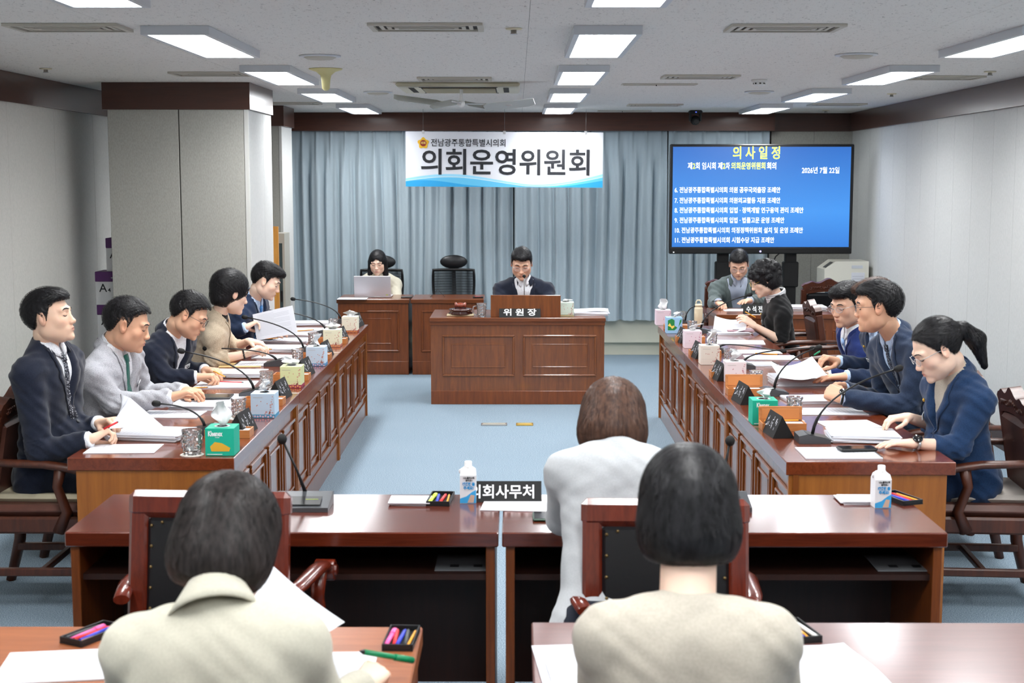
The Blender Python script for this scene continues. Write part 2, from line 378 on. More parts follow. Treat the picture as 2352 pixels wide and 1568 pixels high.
# ---------------------------------------------------------------- ceiling fixtures
M_frame = mat('pale_grey_fixture', (206, 210, 216), .35, metal=.15)
M_diff = mat('lit_diffuser', (255, 255, 255), .5, emis=((250, 253, 255), 26))
rows = [('left row', 0), ('middle row', 1), ('right row', 2)]
dist = {0: 'above the very back of the room behind the camera', 1: 'just behind the camera', 2: 'above the nearest desks, outside the frame', 3: 'nearest the camera', 4: 'second from the camera', 5: 'third from the camera', 6: 'farthest from the camera'}
first = None
for nm, i in rows:
    for j, ly in enumerate(LIGHT_YS):
        lab = 'rectangular ceiling light panel, %s, %s' % (nm, dist[j])
        loc = (LIGHT_ROWS[i], ly + .6, CEIL)
        if first is None:
            first = thing('ceiling_light', lab, 'ceiling light', loc, 0, 'ceiling light panels')
            w, l = LIGHT_W / 2, LIGHT_L / 2; f = MB(); e = .026
            f.box((-w - e, -l - e, -.04), (-w, l + e, -.001)).box((w, -l - e, -.04), (w + e, l + e, -.001)).box((-w, -l - e, -.04), (w, -l, -.001)).box((-w, l, -.04), (w, l + e, -.001))
            f.build('frame', M_frame, first); MB().box((-w, -l, -.037), (w, l, -.002)).build('diffuser', M_diff, first)
        else: dup(first, loc, 0, lab)
M_vent = mat('vent_beige', (196, 192, 180), .5); M_vdark = mat('vent_dark', (44, 42, 38), .8)
vent_p = thing('ceiling_vent', '', 'air vent', (0, 0, 0), 0, 'ceiling air vents')
def vent_parts(root, w, l):
    f = MB(); e = .025
    f.box((-w, -l, -.012), (-w + e, l, 0)).box((w - e, -l, -.012), (w, l, 0)).box((-w + e, -l, -.012), (w - e, -l + e, 0)).box((-w + e, l - e, -.012), (w - e, l, 0)); f.build('frame', M_vent, root)
    MB().box((-w + e, -l + e, -.002), (w - e, l - e, 0)).build('backing', M_vdark, root)
    for k in range(3):
        q = e + .02 + k * .032; W_, L_ = w - q, l - q
        if L_ < .02: break
        h = -.004 - k * .002; g = MB(); t_ = .018
        g.box((-W_, -L_, h - .004), (-W_ + t_, L_, h)).box((W_ - t_, -L_, h - .004), (W_, L_, h)).box((-W_ + t_, -L_, h - .004), (W_ - t_, -L_ + t_, h)).box((-W_ + t_, L_ - t_, h - .004), (W_ - t_, L_, h)); g.build('louvre', M_vent, root)
vent_parts(vent_p, .25, .14)
vents = [((158, 61), 'nearest vent on the left, beside the near left light'), ((486, 168), 'small vent before the large column'), ((980, 60), 'nearest vent in the middle, above the ceiling unit'),
         ((1045, 180), 'vent just before the ceiling air conditioner'), ((1801, 62), 'nearest vent between middle and right light rows'), ((1608, 175), 'vent between middle and right rows, second from camera'),
         ((1504, 240), 'far vent between middle and right rows'), ((2165, 177), 'vent beside the right wall, nearer one'), ((1922, 239), 'vent in the far right corner'), ((672, 236), 'far vent beside the column')]
for k, ((a, b), d) in enumerate(vents):
    p = at(a, b, z=CEIL - .001); o = vent_p if k == 0 else dup(vent_p); o.location = p; o['label'] = 'beige louvred ceiling air vent, ' + d
# narrow linear slots
for k, ((a, b), d) in enumerate((((1514, 193), 'nearer narrow empty slot frame in the ceiling right of the middle lights'), ((1434, 254), 'farther narrow slot frame in the ceiling near the brown band'))):
    r = thing('ceiling_slot', d, 'ceiling slot', at(a, b, z=CEIL - .001)); w, l, e = .27, .06, .014
    MB().box((-w, -l, -.008), (-w + e, l, 0)).box((w - e, -l, -.008), (w, l, 0)).box((-w + e, -l, -.008), (w - e, -l + e, 0)).box((-w + e, l - e, -.008), (w - e, l, 0)).build('frame', M_vent, r)
    MB().box((-w + e, -l + e, -.003), (w - e, l - e, 0)).build('cover', M_frame, r); MB().lathe([(.004, -.014), (.004, 0)], (-.02, 0, 0), 8).build('screw', M_vdark, r)
# round speakers, sprinklers
for k, ((a, b), d) in enumerate((((735, 128), 'round flush ceiling speaker left of the middle, nearest'), ((868, 211), 'round flush ceiling speaker beside the air conditioner'), ((1967, 125), 'round flush ceiling speaker on the right, nearest'), ((1744, 210), 'round flush ceiling speaker on the right, beyond the smoke detector'))):
    r = thing('ceiling_speaker', d, 'ceiling speaker', at(a, b, z=CEIL - .001), 0, 'round ceiling speakers')
    MB().lathe([(.115, 0), (.115, -.006), (.1, -.009)], n=28).build('rim', M_frame, r); MB().lathe([(.099, -.004), (.07, -.02), (0, -.026)], n=28).build('grille', M_vent, r)
for k, ((a, b), d) in enumerate((((105, 157), 'over the left wall'), ((1180, 65), 'above the middle of the room'), ((2048, 215), 'beside the second right light'), ((2274, 164), 'near the right wall, nearest'), ((1897, 253), 'in the far right corner'))):
    r = thing('sprinkler', 'small round ceiling sprinkler head ' + d, 'sprinkler', at(a, b, z=CEIL - .001), 0, 'ceiling sprinklers')
    MB().lathe([(.038, 0), (.036, -.006), (.02, -.008)], n=16).build('plate', M_cream, r); MB().lathe([(.013, -.008), (.013, -.022), (.018, -.024), (.018, -.027)], n=10).build('nozzle', M_silver, r)
r = thing('smoke_detector', 'white smoke detector with dark slots on the ceiling beside the right lights', 'smoke detector', at(1744, 183, z=CEIL - .001))
MB().lathe([(.055, 0), (.055, -.014), (.04, -.02), (.04, -.034), (.03, -.04)], n=18).build('body', M_white, r)
sb = MB()
for k in range(8): sb.box((-.006, -.042, -.031), (.006, -.038, -.022), R=rotm(0, 0, k * PI / 4), o=(0, 0, -.026))
sb.build('slot_ring', M_vdark, r)
r = thing('ceiling_trumpet', 'cream funnel shaped cap hanging from the ceiling before the column', 'ceiling fitting', at(748, 158, z=CEIL - .001))
MB().lathe([(.105, 0), (.1, -.006), (.06, -.018), (.034, -.04), (.028, -.07), (.024, -.12), (.012, -.132), (0, -.134)], n=22).build('cap', mat('cream_yellow', (212, 204, 148), .45), r)
# cassette air conditioner with deflector blades
p = at(1060, 203, z=CEIL - .001); r = thing('air_conditioner', 'beige ceiling cassette air conditioner with grille and dark slots', 'air conditioner', (p.x, 10.6, CEIL))
M_ac = mat('aged_ivory', (206, 200, 176), .4)
MB().box((-.44, -.44, -.03), (.44, .44, -.001), r=.012).build('panel', M_ac, r)
g = MB()
for k in range(26): g.box((-.26 + k * .02, -.26, -.036), (-.252 + k * .02, .26, -.03))
for k in range(14): g.box((-.26, -.26 + k * .04, -.038), (.262, -.252 + k * .04, -.031))
tag(g.build('grille', M_ac, r), kind='stuff'); MB().box((-.27, -.27, -.032), (.27, .27, -.0302)).build('grille_backing', M_vdark, r)
for s in ((-.28, -.36, .28, -.32), (-.28, .32, .28, .36), (-.36, -.28, -.32, .28), (.32, -.28, .36, .28)): MB().box((s[0], s[1], -.032), (s[2], s[3], -.0302)).build('air_slot', M_vdark, r)
M_acry = mat('frosted_acrylic', (224, 228, 226), .25, trans=.35, ior=1.1)
p = at(1062, 235, y=10.4); r = thing('air_deflector', 'clear acrylic air deflector blades on arms hanging under the ceiling unit', 'air deflector', (p.x, 10.2, p.z - .02))
MB().tube([(0, 0, .0), (0, 0, .1)], .012, 8).ball((0, 0, 0), .028, 10).build('stem', M_white, r)
MB().tube([(-.34, .05, .015), (.36, -.02, -.01)], .006, 6).tube([(-.05, -.33, 0), (.05, .33, .01)], .006, 6).build('arm', M_silver, r)
for (x, y_, z, a, b, w, l) in ((-.3, 0, .02, .25, .35, .36, .2), (.34, -.02, -.01, -.2, -.3, .36, .2), (.12, .12, -.01, .3, .5, .2, .12), (-.12, -.1, -.01, .5, -.5, .2, .1)):
    q = MB(); R_ = rotm(a, b * .35, b * .3); q.add([(-w / 2 + .03, -l / 2, 0), (w / 2, -l / 2, 0), (w / 2, l / 2 - .04, 0), (w / 2 - .05, l / 2, 0), (-w / 2, l / 2, 0), (-w / 2, -l / 2 + .05, 0)], [(0, 1, 2, 3, 4, 5)])
    q.v = [tuple(Vector((x, y_, z)) + R_ @ Vector(v)) for v in q.v] ; o_ = len(q.v); q.v += [tuple(Vector(v) + R_ @ Vector((0, 0, .004))) for v in q.v]; q.f.append(tuple(range(o_, 2 * o_))[::-1]); q.mi.append(0); q.sm.append(False)
    for k in range(o_): q.f.append((k, (k + 1) % o_, o_ + (k + 1) % o_, o_ + k)); q.mi.append(0); q.sm.append(False)
    q.build('blade', M_acry, r)
# ceiling camera
r = thing('ceiling_camera', 'black swivelling video camera hanging before the brown band', 'camera', (at(1597, 260, y=14.5).x, 14.5, CEIL))
MB().box((-.065, -.065, -.035), (.065, .065, -.001), r=.01).build('base', M_black, r)
MB().box((-.06, -.04, -.11), (-.04, .04, -.035), r=.006).box((.04, -.04, -.11), (.06, .04, -.035), r=.006).build('yoke', M_black, r)
MB().ball((0, 0, -.1), .048, 16).build('camera_head', M_blk2, r); MB().lathe([(.03, 0), (.03, .03), (.022, .032)], (0, -.03, -.115), 16, M=rotm(PI / 2, 0, 0)).build('lens', M_black, r)
MB().box((-.006, -.067, -.024), (.006, -.0652, -.016)).build('indicator_lamp', mat('blue_led', (90, 110, 255), .4, emis=((90, 110, 255), 2)), r)
# ================================================================ BANNER, SCREEN
yb_ = 14.2
def face_pt(px, py, y): p = at(px, py, y=y); return p.x, p.z
bx0, bz1 = face_pt(931, 303, yb_); bx1, bz0 = face_pt(1384, 430, yb_); bcx = (bx0 + bx1) / 2; bw_, bh_ = bx1 - bx0, bz1 - bz0
r = thing('banner', 'white hanging banner with black Korean lettering and blue waves', 'banner', (bcx, yb_, bz0)); r.rotation_euler = (0, .006, 0)
MB().box((-bw_ / 2, 0, 0), (bw_ / 2, .012, bh_), r=.001).build('board', mat('banner_white', (222, 224, 232), .5), r)
def wave(f0, f1, mt, y, name='wave_print'):
    q = MB(); n = 40; vs = []
    for i in range(n + 1):
        u = i / n; vs += [(-bw_ / 2 + bw_ * u, y, max(0.002, f0(u) * bh_)), (-bw_ / 2 + bw_ * u, y, max(.002, f1(u) * bh_))]
    q.add(vs, [(2 * i, 2 * i + 2, 2 * i + 3, 2 * i + 1) for i in range(n)]); q.build(name, mt, r)
wv = lambda u: .235 * math.exp(-((u - .22) / .33) ** 2) * 1.0 + .25 * max(0, (u - .6) / .4) ** 1.6
wave(lambda u: 0, lambda u: wv(u), mat('pale_blue_print', (150, 212, 240), .5), -.0008)
wave(lambda u: 0, lambda u: wv(u) * .78 - .012, mat('sky_blue_print', (96, 190, 232), .5), -.0014)
wave(lambda u: 0, lambda u: .12 * math.exp(-((u - .1) / .2) ** 2) + .13 * max(0, (u - .72) / .28) ** 1.4, mat('strong_blue_print', (42, 160, 220), .5), -.002)
wave(lambda u: wv(u) * .9 - .03, lambda u: wv(u) * .9 - .022, mat('white_line_print', (226, 242, 250), .5), -.0026)
MKb = mat('banner_black', (34, 36, 42), .5)
text('의회운영위원회', bh_ * .50, MKb, r, 'lettering', (bw_ * .0 + .02, -.003, bh_ * .42), FRONT, bold=bh_ * .0085, width=bw_ * .855)
text('전남광주통합특별시의회', bh_ * .15, MKb, r, 'lettering', (-bw_ * .182, -.003, bh_ * .79), FRONT, bold=bh_ * .0016, width=bw_ * .378)
em = MB(); vs = []; n = 50
for i in range(n):
    a = 2 * PI * i / n; rr_ = bh_ * (.095 + .013 * math.cos(5 * (a - PI / 2)) + .003 * math.cos(20 * a)); vs.append((rr_ * math.cos(a), rr_ * math.sin(a)))
ex, ez = -bw_ * .411, bh_ * .79
em.prism([(ex + a, ez + b) for a, b in vs], -.004, -.001, axis='y'); em.build('emblem', mat('emblem_yellow', (226, 178, 40), .5), r)
MB().lathe([(bh_ * .058, -.0), (bh_ * .058, .0015)], (ex, -.004, ez), 24, M=rotm(PI / 2, 0, 0)).build('emblem_disc', mat('emblem_red', (140, 44, 34), .5), r)
text('의회', bh_ * .05, mat('emblem_letter', (232, 200, 110), .5), r, 'lettering', (ex, -.0062, ez), FRONT, bold=.0008)
for px_ in (971, 1158, 1345):
    x = at(px_, 303, y=yb_).x - bcx
    MB().tube([(x, .006, bh_), (x, .006, CEIL - bz0)], .0016, 5).build('hanging_wire', M_mgrey, r); MB().box((x - .012, -.004, bh_ - .02), (x + .012, .016, bh_ + .012), r=.002).build('clip', M_silver, r)
# large screen on a stand
ys_ = 14.0
sx0, sz1 = face_pt(1540, 331, ys_); sx1, sz0 = face_pt(1956, 583, ys_); sw, sh = sx1 - sx0, sz1 - sz0
r = thing('display_screen', 'large black framed screen on a stand showing a blue agenda slide', 'screen', ((sx0 + sx1) / 2, ys_, 0))
def rel(px, py, yy=ys_): p = at(px, py, y=yy); return p.x - (sx0 + sx1) / 2, p.z
zb = sz0; o_ = .03
MB().box((-sw / 2, 0, sz0), (sw / 2, .08, sz1), r=.008).build('housing', M_black, r)
ix0, iz1 = rel(1546, 337); ix1, iz0 = rel(1949, 567)
def screen_mat():
    m = bpy.data.materials.new('blue_slide'); t, b = nt(m)
    tc = t.nodes.new('ShaderNodeTexCoord'); sp = t.nodes.new('ShaderNodeSeparateXYZ'); t.links.new(tc.outputs['Object'], sp.inputs[0])
    r_ = t.nodes.new('ShaderNodeMapRange'); r_.inputs[1].default_value = iz0; r_.inputs[2].default_value = iz1; t.links.new(sp.outputs['Z'], r_.inputs[0])
    cr = t.nodes.new('ShaderNodeValToRGB'); e = cr.color_ramp.elements; e[0].position = 0; e[0].color = lin((44, 118, 205)); e[1].position = 1; e[1].color = lin((46, 106, 190))
    x = cr.color_ramp.elements.new(.35); x.color = lin((62, 142, 226))
    t.links.new(r_.outputs[0], cr.inputs[0]); b.inputs['Base Color'].default_value = (.01, .01, .01, 1); t.links.new(cr.outputs[0], b.inputs['Emission Color']); b.inputs['Emission Strength'].default_value = 1.3
    b.inputs['Roughness'].default_value = .3; return m
MB().box((ix0, -.003, iz0), (ix1, .002, iz1)).build('screen_panel', screen_mat(), r)
MB().box((-sw / 2 + .01, -.012, sz0 + .006), (sw / 2 - .01, .0, sz0 + .062), r=.004).build('lower_bezel', M_blk2, r)
x, z = rel(1746, 577); MB().lathe([(.01, 0), (.01, .003)], (x, -.012, z), 14, M=rotm(PI / 2, 0, 0)).build('power_lamp', mat('violet_led', (190, 180, 255), .3, emis=((190, 180, 255), 1)), r)
x, z = rel(1547, 579); MB().box((x - .006, -.014, z - .005), (x + .006, -.012, z + .005)).build('indicator_lamp', mat('white_led', (255, 255, 255), .3, emis=((255, 255, 255), .8)), r)
TW = mat('slide_white_text', (255, 255, 255), .5, emis=((250, 252, 255), 1)); TY = mat('slide_yellow_text', (225, 245, 70), .5, emis=((222, 244, 70), 1))
def line(s, x0p, x1p, yp, hp, m_, bold=.0007):
    x0, z = rel(x0p, yp); x1, _ = rel(x1p, yp)
    text(s, hp * ys_ / F_PX * 1.15, m_, r, 'lettering', ((x0 + x1) / 2, -.0045, z), FRONT, bold=bold, width=x1 - x0)
line('의 사 일 정', 1684, 1792, 353, 27, TY, .0016)
line('제', 1580, 1590, 382, 15, TW); line('2', 1591, 1597, 382, 15, TY); line('회 임시회 제', 1598, 1659, 382, 15, TW); line('2', 1660, 1666, 382, 15, TY); line('차', 1667, 1676, 382, 15, TW)
line('의회운영위원회', 1680, 1758, 382, 15, TY); line('회의', 1762, 1783, 382, 15, TW); line('2026년 7월 22일', 1842, 1928, 392, 14, TW)
for s, x1p, yp in (('6. 전남광주통합특별시의회 의원 공무국외출장 조례안', 1792, 437), ('7. 전남광주통합특별시의회 의원외교활동 지원 조례안', 1792, 461), ('8. 전남광주통합특별시의회 입법 · 정책개발 연구용역 관리 조례안', 1845, 483.5),
                   ('9. 전남광주통합특별시의회 입법 · 법률고문 운영 조례안', 1801, 506.5), ('10. 전남광주통합특별시의회 의정정책위원회 설치 및 운영 조례안', 1843, 529.5), ('11. 전남광주통합특별시의회 시험수당 지급 조례안', 1777, 552)):
    line(s, 1549.5, x1p, yp, 12.5, TW)
for px_ in (1663, 1819):
    x, z = rel(px_, 600)
    MB().box((x - .055, .05, .06), (x + .055, .13, sz0 + .25), r=.006).box((x - .075, .035, sz0 - .33), (x + .075, .14, sz0 - .08), r=.01).build('stand_column', M_blk2, r)
MB().box((-.55, .05, .35), (.55, .12, .42), r=.006).build('crossbar', M_blk2, r)
for s in (-1, 1):
    MB().box((s * .33 - .03, -.3, .03), (s * .33 + .03, .45, .07), r=.006).build('foot', M_blk2, r)
    for y_ in (-.27, .42): MB().lathe([(.03, -.012), (.03, .012)], (s * .33, y_, .03), 14, M=rotm(0, PI / 2, 0)).build('castor', M_dgrey, r)
x, z = rel(1800, 590); MB().tube([(x, .1, sz0 + .02), (x - .06, .1, sz0 - .03), (x - .09, .1, sz0 - .1), (x - .06, .11, sz0 - .15), (x - .01, .11, sz0 - .2)], .006, 6).build('cable', M_black, r)
# ================================================================ DESKS
def panel_front(r, x0, x1, z0, z1, yf, m_, face=-1, deep=True):
    """two-step raised frame moulding on a front plane at y=yf, as one part"""
    def ring(a, b, c, d, w, h, name):
        q = MB(); y0 = yf; y1 = yf + face * h
        def bar(p, q_):
            q.box((p[0], min(y0, y1), p[1]), (q_[0], max(y0, y1), q_[1]), r=min(w, h) * .4)
        bar((a, b), (c, b + w)); bar((a, d - w), (c, d)); bar((a, b + w), (a + w, d - w)); bar((c - w, b + w), (c, d - w)); q.build(name, m_, r)
    ring(x0, z0, x1, z1, .018, .012, 'moulding')
    g = .075; ring(x0 + g, z0 + g, x1 - g, z1 - g, .01, .005, 'inner_moulding')
    MB().box((x0 + g + .01, yf + face * .003, z0 + g + .01), (x1 - g - .01, yf, z1 - g - .01)).build('field_panel', m_, r)
# chairman's desk
DZ = .73
r = thing('chairman_desk', 'wide mahogany desk with two moulded front panels in the centre', 'desk', (0.003, 11.8, 0))
MB().box((-.735, -.012, .695), (.735, .74, DZ), r=.004).box((-.73, -.004, .665), (.73, .73, .697), r=.003).build('desk_top', wood('mahogany_chair_top', (96, 48, 20), (126, 68, 32), grain=(1.2, 14, 14), rough=.3, coat=.4), r)
MB().box((-.725, .006, .0), (.725, .03, .666)).build('front_panel', M_mahog2, r)
for s in (-1, 1): MB().box((s * .725, .031, 0), (s * .695, .71, .666), r=.002).build('side_panel', M_mahog, r)
MB().box((-.725, -.003, 0), (.725, .006, .115), r=.003).build('plinth', M_mahog, r)
panel_front(r, -.63, -.025, .235, .585, .006, M_mahog2); panel_front(r, .045, .66, .235, .585, .006, M_mahog2)
MB().box((-.225, .045, DZ), (.36, .07, .915), r=.003).box((-.225, .07, DZ), (-.2, .3, .88)).box((.335, .07, DZ), (.36, .3, .88)).build('lectern_screen', M_mahog2, r)
# back-left desks
for x0, x1, lab in ((-1.735, -1.035, 'mahogany desk at the back left under the laptop'), (-1.022, -.322, 'mahogany desk in front of the empty mesh chair')):
    c = (x0 + x1) / 2; h = (x1 - x0) / 2; r = thing('back_desk', lab, 'desk', (c, 13.6, 0), 0, 'desks at the back left')
    MB().box((-h, -.012, .69), (h, .55, DZ), r=.004).build('desk_top', MATS['mahogany_chair_top'], r)
    MB().box((-h + .012, .006, 0), (h - .012, .03, .69)).build('front_panel', M_mahog, r)
    for s in (-1, 1): MB().box((s * (h - .012), .031, 0), (s * (h - .036), .53, .69), r=.002).build('side_panel', M_mahog, r)
    MB().box((-h + .012, -.003, 0), (h - .012, .006, .13), r=.003).build('plinth', M_mahog, r); panel_front(r, -h + .1, h - .1, .22, .62, .006, M_mahog)
# back right desk
r = thing('back_desk', 'mahogany desk under the big screen before the man in grey jacket', 'desk', (2.45, 12.1, 0), 0)
MB().box((-.75, -.012, .69), (.75, .62, DZ), r=.004).build('desk_top', MATS['mahogany_chair_top'], r); MB().box((-.735, .006, 0), (.735, .03, .69)).build('front_panel', M_mahog, r)
for s in (-1, 1): MB().box((s * .735, .031, 0), (s * .71, .6, .69), r=.002).build('side_panel', M_mahog, r)
MB().box((-.735, -.003, 0), (.735, .006, .12), r=.003).build('plinth', M_mahog, r)
for k in range(3): panel_front(r, -.67 + k * .46, -.67 + k * .46 + .4, .2, .6, .006, M_mahog)
# side tables: three desks of 1.8 m each side
def side_desk(side, k, lab):
    xin = -1.185 if side < 0 else 1.11; w = .70
    y0 = (5.85 if side < 0 else 5.77) + k * 1.8
    r = thing('conference_desk', lab, 'desk', (xin + side * w / 2, y0 + .9, 0), 0, 'long panelled desks in the two side rows')
    xi = -side * w / 2     # inner face x in local
    L = .8985
    MB().box((-w / 2, -L, .675), (w / 2, L, DZ), r=.003).build('desk_top', M_topY, r)
    xf = xi + side * .03
    MB().box((xf, -L + .001, 0), (xf + side * .022, L - .001, .676)).build('front_panel', M_mahog2, r)
    for s in (-1, 1): MB().box((-w / 2 + .012 + .022 * (side < 0), s * (L - .03), 0), (w / 2 - .012 - .022 * (side > 0), s * (L - .008), .676)).build('side_panel', M_oak, r)
    MB().box((xf - side * .008, -L + .001, 0), (xf, L - .001, .12), r=.002).build('plinth', M_mahog2, r)
    # upright stiles and stepped raised panels, four bays
    def bar(q, ya, yb__, za, zb_, h): q.box((xf - side * h, ya, za), (xf + side * .0, yb__, zb_), r=.003)
    bay = (2 * L) / 4
    for i in range(4):
        ya = -L + i * bay + .03; yb2 = ya + bay - .06
        q = MB(); w_ = .016
        bar(q, ya, yb2, .6 - w_, .6, .014); bar(q, ya, yb2, .17, .17 + w_, .014); bar(q, ya, ya + w_, .17 + w_, .6 - w_, .014); bar(q, yb2 - w_, yb2, .17 + w_, .6 - w_, .014); q.build('moulding', M_mahog2, r)
        q = MB(); g = .055; bar(q, ya + g, yb2 - g, .6 - g - .012, .6 - g, .01); bar(q, ya + g, yb2 - g, .17 + g, .17 + g + .012, .01); bar(q, ya + g, ya + g + .012, .17 + g, .6 - g, .01); bar(q, yb2 - g - .012, yb2 - g, .17 + g, .6 - g, .01); q.build('inner_moulding', M_mahog2, r)
    return r
pos = ('nearest the camera', 'the middle one of the row', 'farthest from the camera')
for k in range(3):
    side_desk(-1, k, 'panelled conference desk in the left row, ' + pos[k]); side_desk(1, k, 'panelled conference desk in the right row, ' + pos[k])
# front desks with open shelf facing the camera
def open_desk(x0, x1, y0, y1, lab, mtop, name='front_desk', shelf=True):
    c = (x0 + x1) / 2; h = (x1 - x0) / 2; d = y1 - y0; r = thing(name, lab, 'desk', (c, y0, 0))
    MB().box((-h, 0, .68), (h, d, DZ), r=.004).build('desk_top', mtop, r)
    for s in (-1, 1): MB().box((s * (h - .012), .02, 0), (s * (h - .042), d - .02, .68), r=.002).build('side_panel', M_mahog, r)
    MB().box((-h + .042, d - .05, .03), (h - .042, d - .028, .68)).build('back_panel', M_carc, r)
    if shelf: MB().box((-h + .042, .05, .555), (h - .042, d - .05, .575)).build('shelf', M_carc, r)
    return r
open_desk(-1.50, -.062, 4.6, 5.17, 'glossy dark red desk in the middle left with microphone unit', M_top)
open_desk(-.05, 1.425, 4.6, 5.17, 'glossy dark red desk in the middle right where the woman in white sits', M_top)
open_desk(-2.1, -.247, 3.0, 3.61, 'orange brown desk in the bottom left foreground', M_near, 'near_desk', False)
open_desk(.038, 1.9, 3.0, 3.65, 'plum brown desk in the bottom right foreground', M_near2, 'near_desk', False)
# ================================================================ CHAIRS
def armchair_parts(t, leather, wd, crest=True, nails=False, arms=True):
    MB().box((-.27, -.24, .35), (.27, .26, .425), r=.01).build('seat_frame', wd, t)
    q = MB(); q.box((-.262, -.22, .425), (.262, .27, .475), r=.022); q.build('seat', leather, t)
    for s in (-1, 1):
        MB().tube([(s * .235, .225, .36), (s * .238, .23, .2), (s * .235, .228, 0)], [.034, .027, .022], 8).build('leg', wd, t)
        MB().tube([(s * .23, -.3, 0), (s * .235, -.25, .2), (s * .235, -.235, .42)], [.023, .028, .032], 8).build('leg', wd, t)
    [MB().box((s * .22 - .015, -.255, .15), (s * .22 + .015, .225, .185), r=.005).build('side_stretcher', wd, t) for s in (-1, 1)]; MB().box((-.21, -.01, .155), (.21, .02, .183), r=.005).build('stretcher', wd, t)
    tl = rotm(-.16, 0, 0); o = Vector((0, -.235, .42))
    def tp(v): return tuple(o + tl @ Vector(v))
    if crest:
        q = MB(); pr = []
        for i in range(41):
            u = -1 + i / 20; a = abs(u); zt = .50 + .05 * math.exp(-(a / .28) ** 2) + .022 * math.exp(-((a - .62) / .16) ** 2) - .02 * (a > .9) * (a - .9) * 10; pr.append((u * .25, zt))
        poly = [(x, z) for x, z in pr] + [(.25, .02), (.2, .02), (.2, .41)] + [(.2 - .4 * k / 8, .41 + .02 * math.sin(PI * k / 8)) for k in range(1, 8)] + [(-.2, .41), (-.2, .02), (-.25, .02)]
        for y0, y1 in ((-.03, .022),):
            n = len(poly); top = poly[:41]; bot = [(max(-.2, min(.2, x)), .41 + .02 * math.cos(PI * x / .4) * (abs(x) < .2)) for x, z in top]
            vs = [(x, y0, z) for x, z in top] + [(x, y0, z) for x, z in bot] + [(x, y1, z) for x, z in top] + [(x, y1, z) for x, z in bot]; fs = []
            for i in range(40): fs += [(i, i + 1, 42 + i, 41 + i), (82 + i, 123 + i, 124 + i, 83 + i), (i, 82 + i, 83 + i, i + 1), (41 + i, 42 + i, 124 + i, 123 + i)]
            fs += [(0, 41, 123, 82), (40, 122, 163, 81)]; q.add(vs, fs)
        q.box((-.25, -.03, 0), (-.2, .022, .45), r=.006).box((.2, -.03, 0), (.25, .022, .45), r=.006).box((-.2, -.02, .03), (.2, .012, .07))
        q.v = [tp(v) for v in q.v]; q.build('back_frame', wd, t)
        c = MB()
        for i in range(15):
            u = (i - 7) / 7; c.tube([tp((u * .17 + .012 * math.cos(a), .024, .462 + .018 * math.exp(-(u / .4) ** 2) + .012 * math.sin(a))) for a in [k * .9 + i for k in range(6)]], [.002, .005, .006, .006, .005, .002], 5)
        tag(c.build('carving', wd, t), kind='stuff')
        q = MB().box((-.198, -.028, .07), (.198, .03, .415), r=.022); q.v = [tp(v) for v in q.v]; q.build('backrest', leather, t)
    else:
        q = MB()
        q.box((-.243, -.028, 0), (-.185, .018, .5), r=.01).box((.185, -.028, 0), (.243, .018, .5), r=.01).box((-.247, -.034, .462), (.247, .024, .545), r=.018).box((-.19, -.02, .03), (.19, .012, .08)); q.v = [tp(v) for v in q.v]; q.build('back_frame', wd, t)
        q = MB().box((-.187, -.026, .08), (.187, .028, .465), r=.012); q.v = [tp(v) for v in q.v]; q.build('backrest', M_bleather, t)
        c = MB()
        for i in range(6):
            for s in (-1, 1): c.ball(tp((s * .172, -.028, .13 + i * .062)), .0055, 8)
        for i in range(5): c.ball(tp((-.14 + i * .07, -.028, .45)), .0055, 8)
        tag(c.build('nail_heads', mat('antique_brass', (120, 100, 66), .35, metal=.8), t), kind='stuff')
    if arms:
        for s in (-1, 1):
            a = MB(); a.tube([(s * .235, -.3, .66), (s * .265, -.15, .665), (s * .275, .05, .66), (s * .27, .17, .64), (s * .265, .235, .62)], [.024, .028, .03, .032, .034], 10, flat=.62, up=(0, 0, 1))
            a.lathe([(.032, -.034), (.036, -.03), (.036, .03), (.032, .034)], (s * .266, .245, .607), 16, M=rotm(0, PI / 2, 0)); a.lathe([(.018, -.04), (.02, -.036), (.02, .036), (.018, .04)], (s * .266, .245, .607), 12, M=rotm(0, PI / 2, 0)); a.build('armrest', wd, t)
            MB().tube([(s * .262, .1, .36), (s * .27, .14, .45), (s * .268, .1, .56), (s * .27, .12, .65)], [.03, .024, .022, .028], 8).build('arm_support', wd, t)
def cushion(x, y, lab, m1=(196, 186, 160)):
    r = thing('seat_cushion', lab, 'cushion', (x, y, .474), random.uniform(-.1, .1)); MB().box((-.21, -.2, 0), (.21, .21, .035), r=.016).build('cover', mat('cushion_cloth_%d' % m1[0], m1, .9, bump=(200, .3)), r)
W_ch = wood('chair_walnut', (58, 26, 14), (88, 42, 22), rough=.42, coat=.15, coatr=.25)
ch0 = thing('armchair', 'carved wooden armchair with brown leather seat under the man with the dotted tie', 'chair', (-2.1, 6.33, 0), -PI / 2, 'carved leather armchairs')
armchair_parts(ch0, M_leather, W_ch)
def chair(x, y, rz, lab): return dup(ch0, (x, y, 0), rz, lab)
for x, y, who in ((-2.08, 7.2, 'the man in grey tweed'), (-2.08, 8.13, 'the man in the open white shirt and navy jacket, left row'), (-2.06, 9.03, 'the woman in beige jacket'), (-1.99, 9.97, 'the young man with sky blue tie')):
    chair(x, y, -PI / 2, 'carved wooden armchair under ' + who)
chair(2.08, 6.33, PI / 2 - .08, 'carved wooden armchair with brown leather back under the woman with the ponytail')
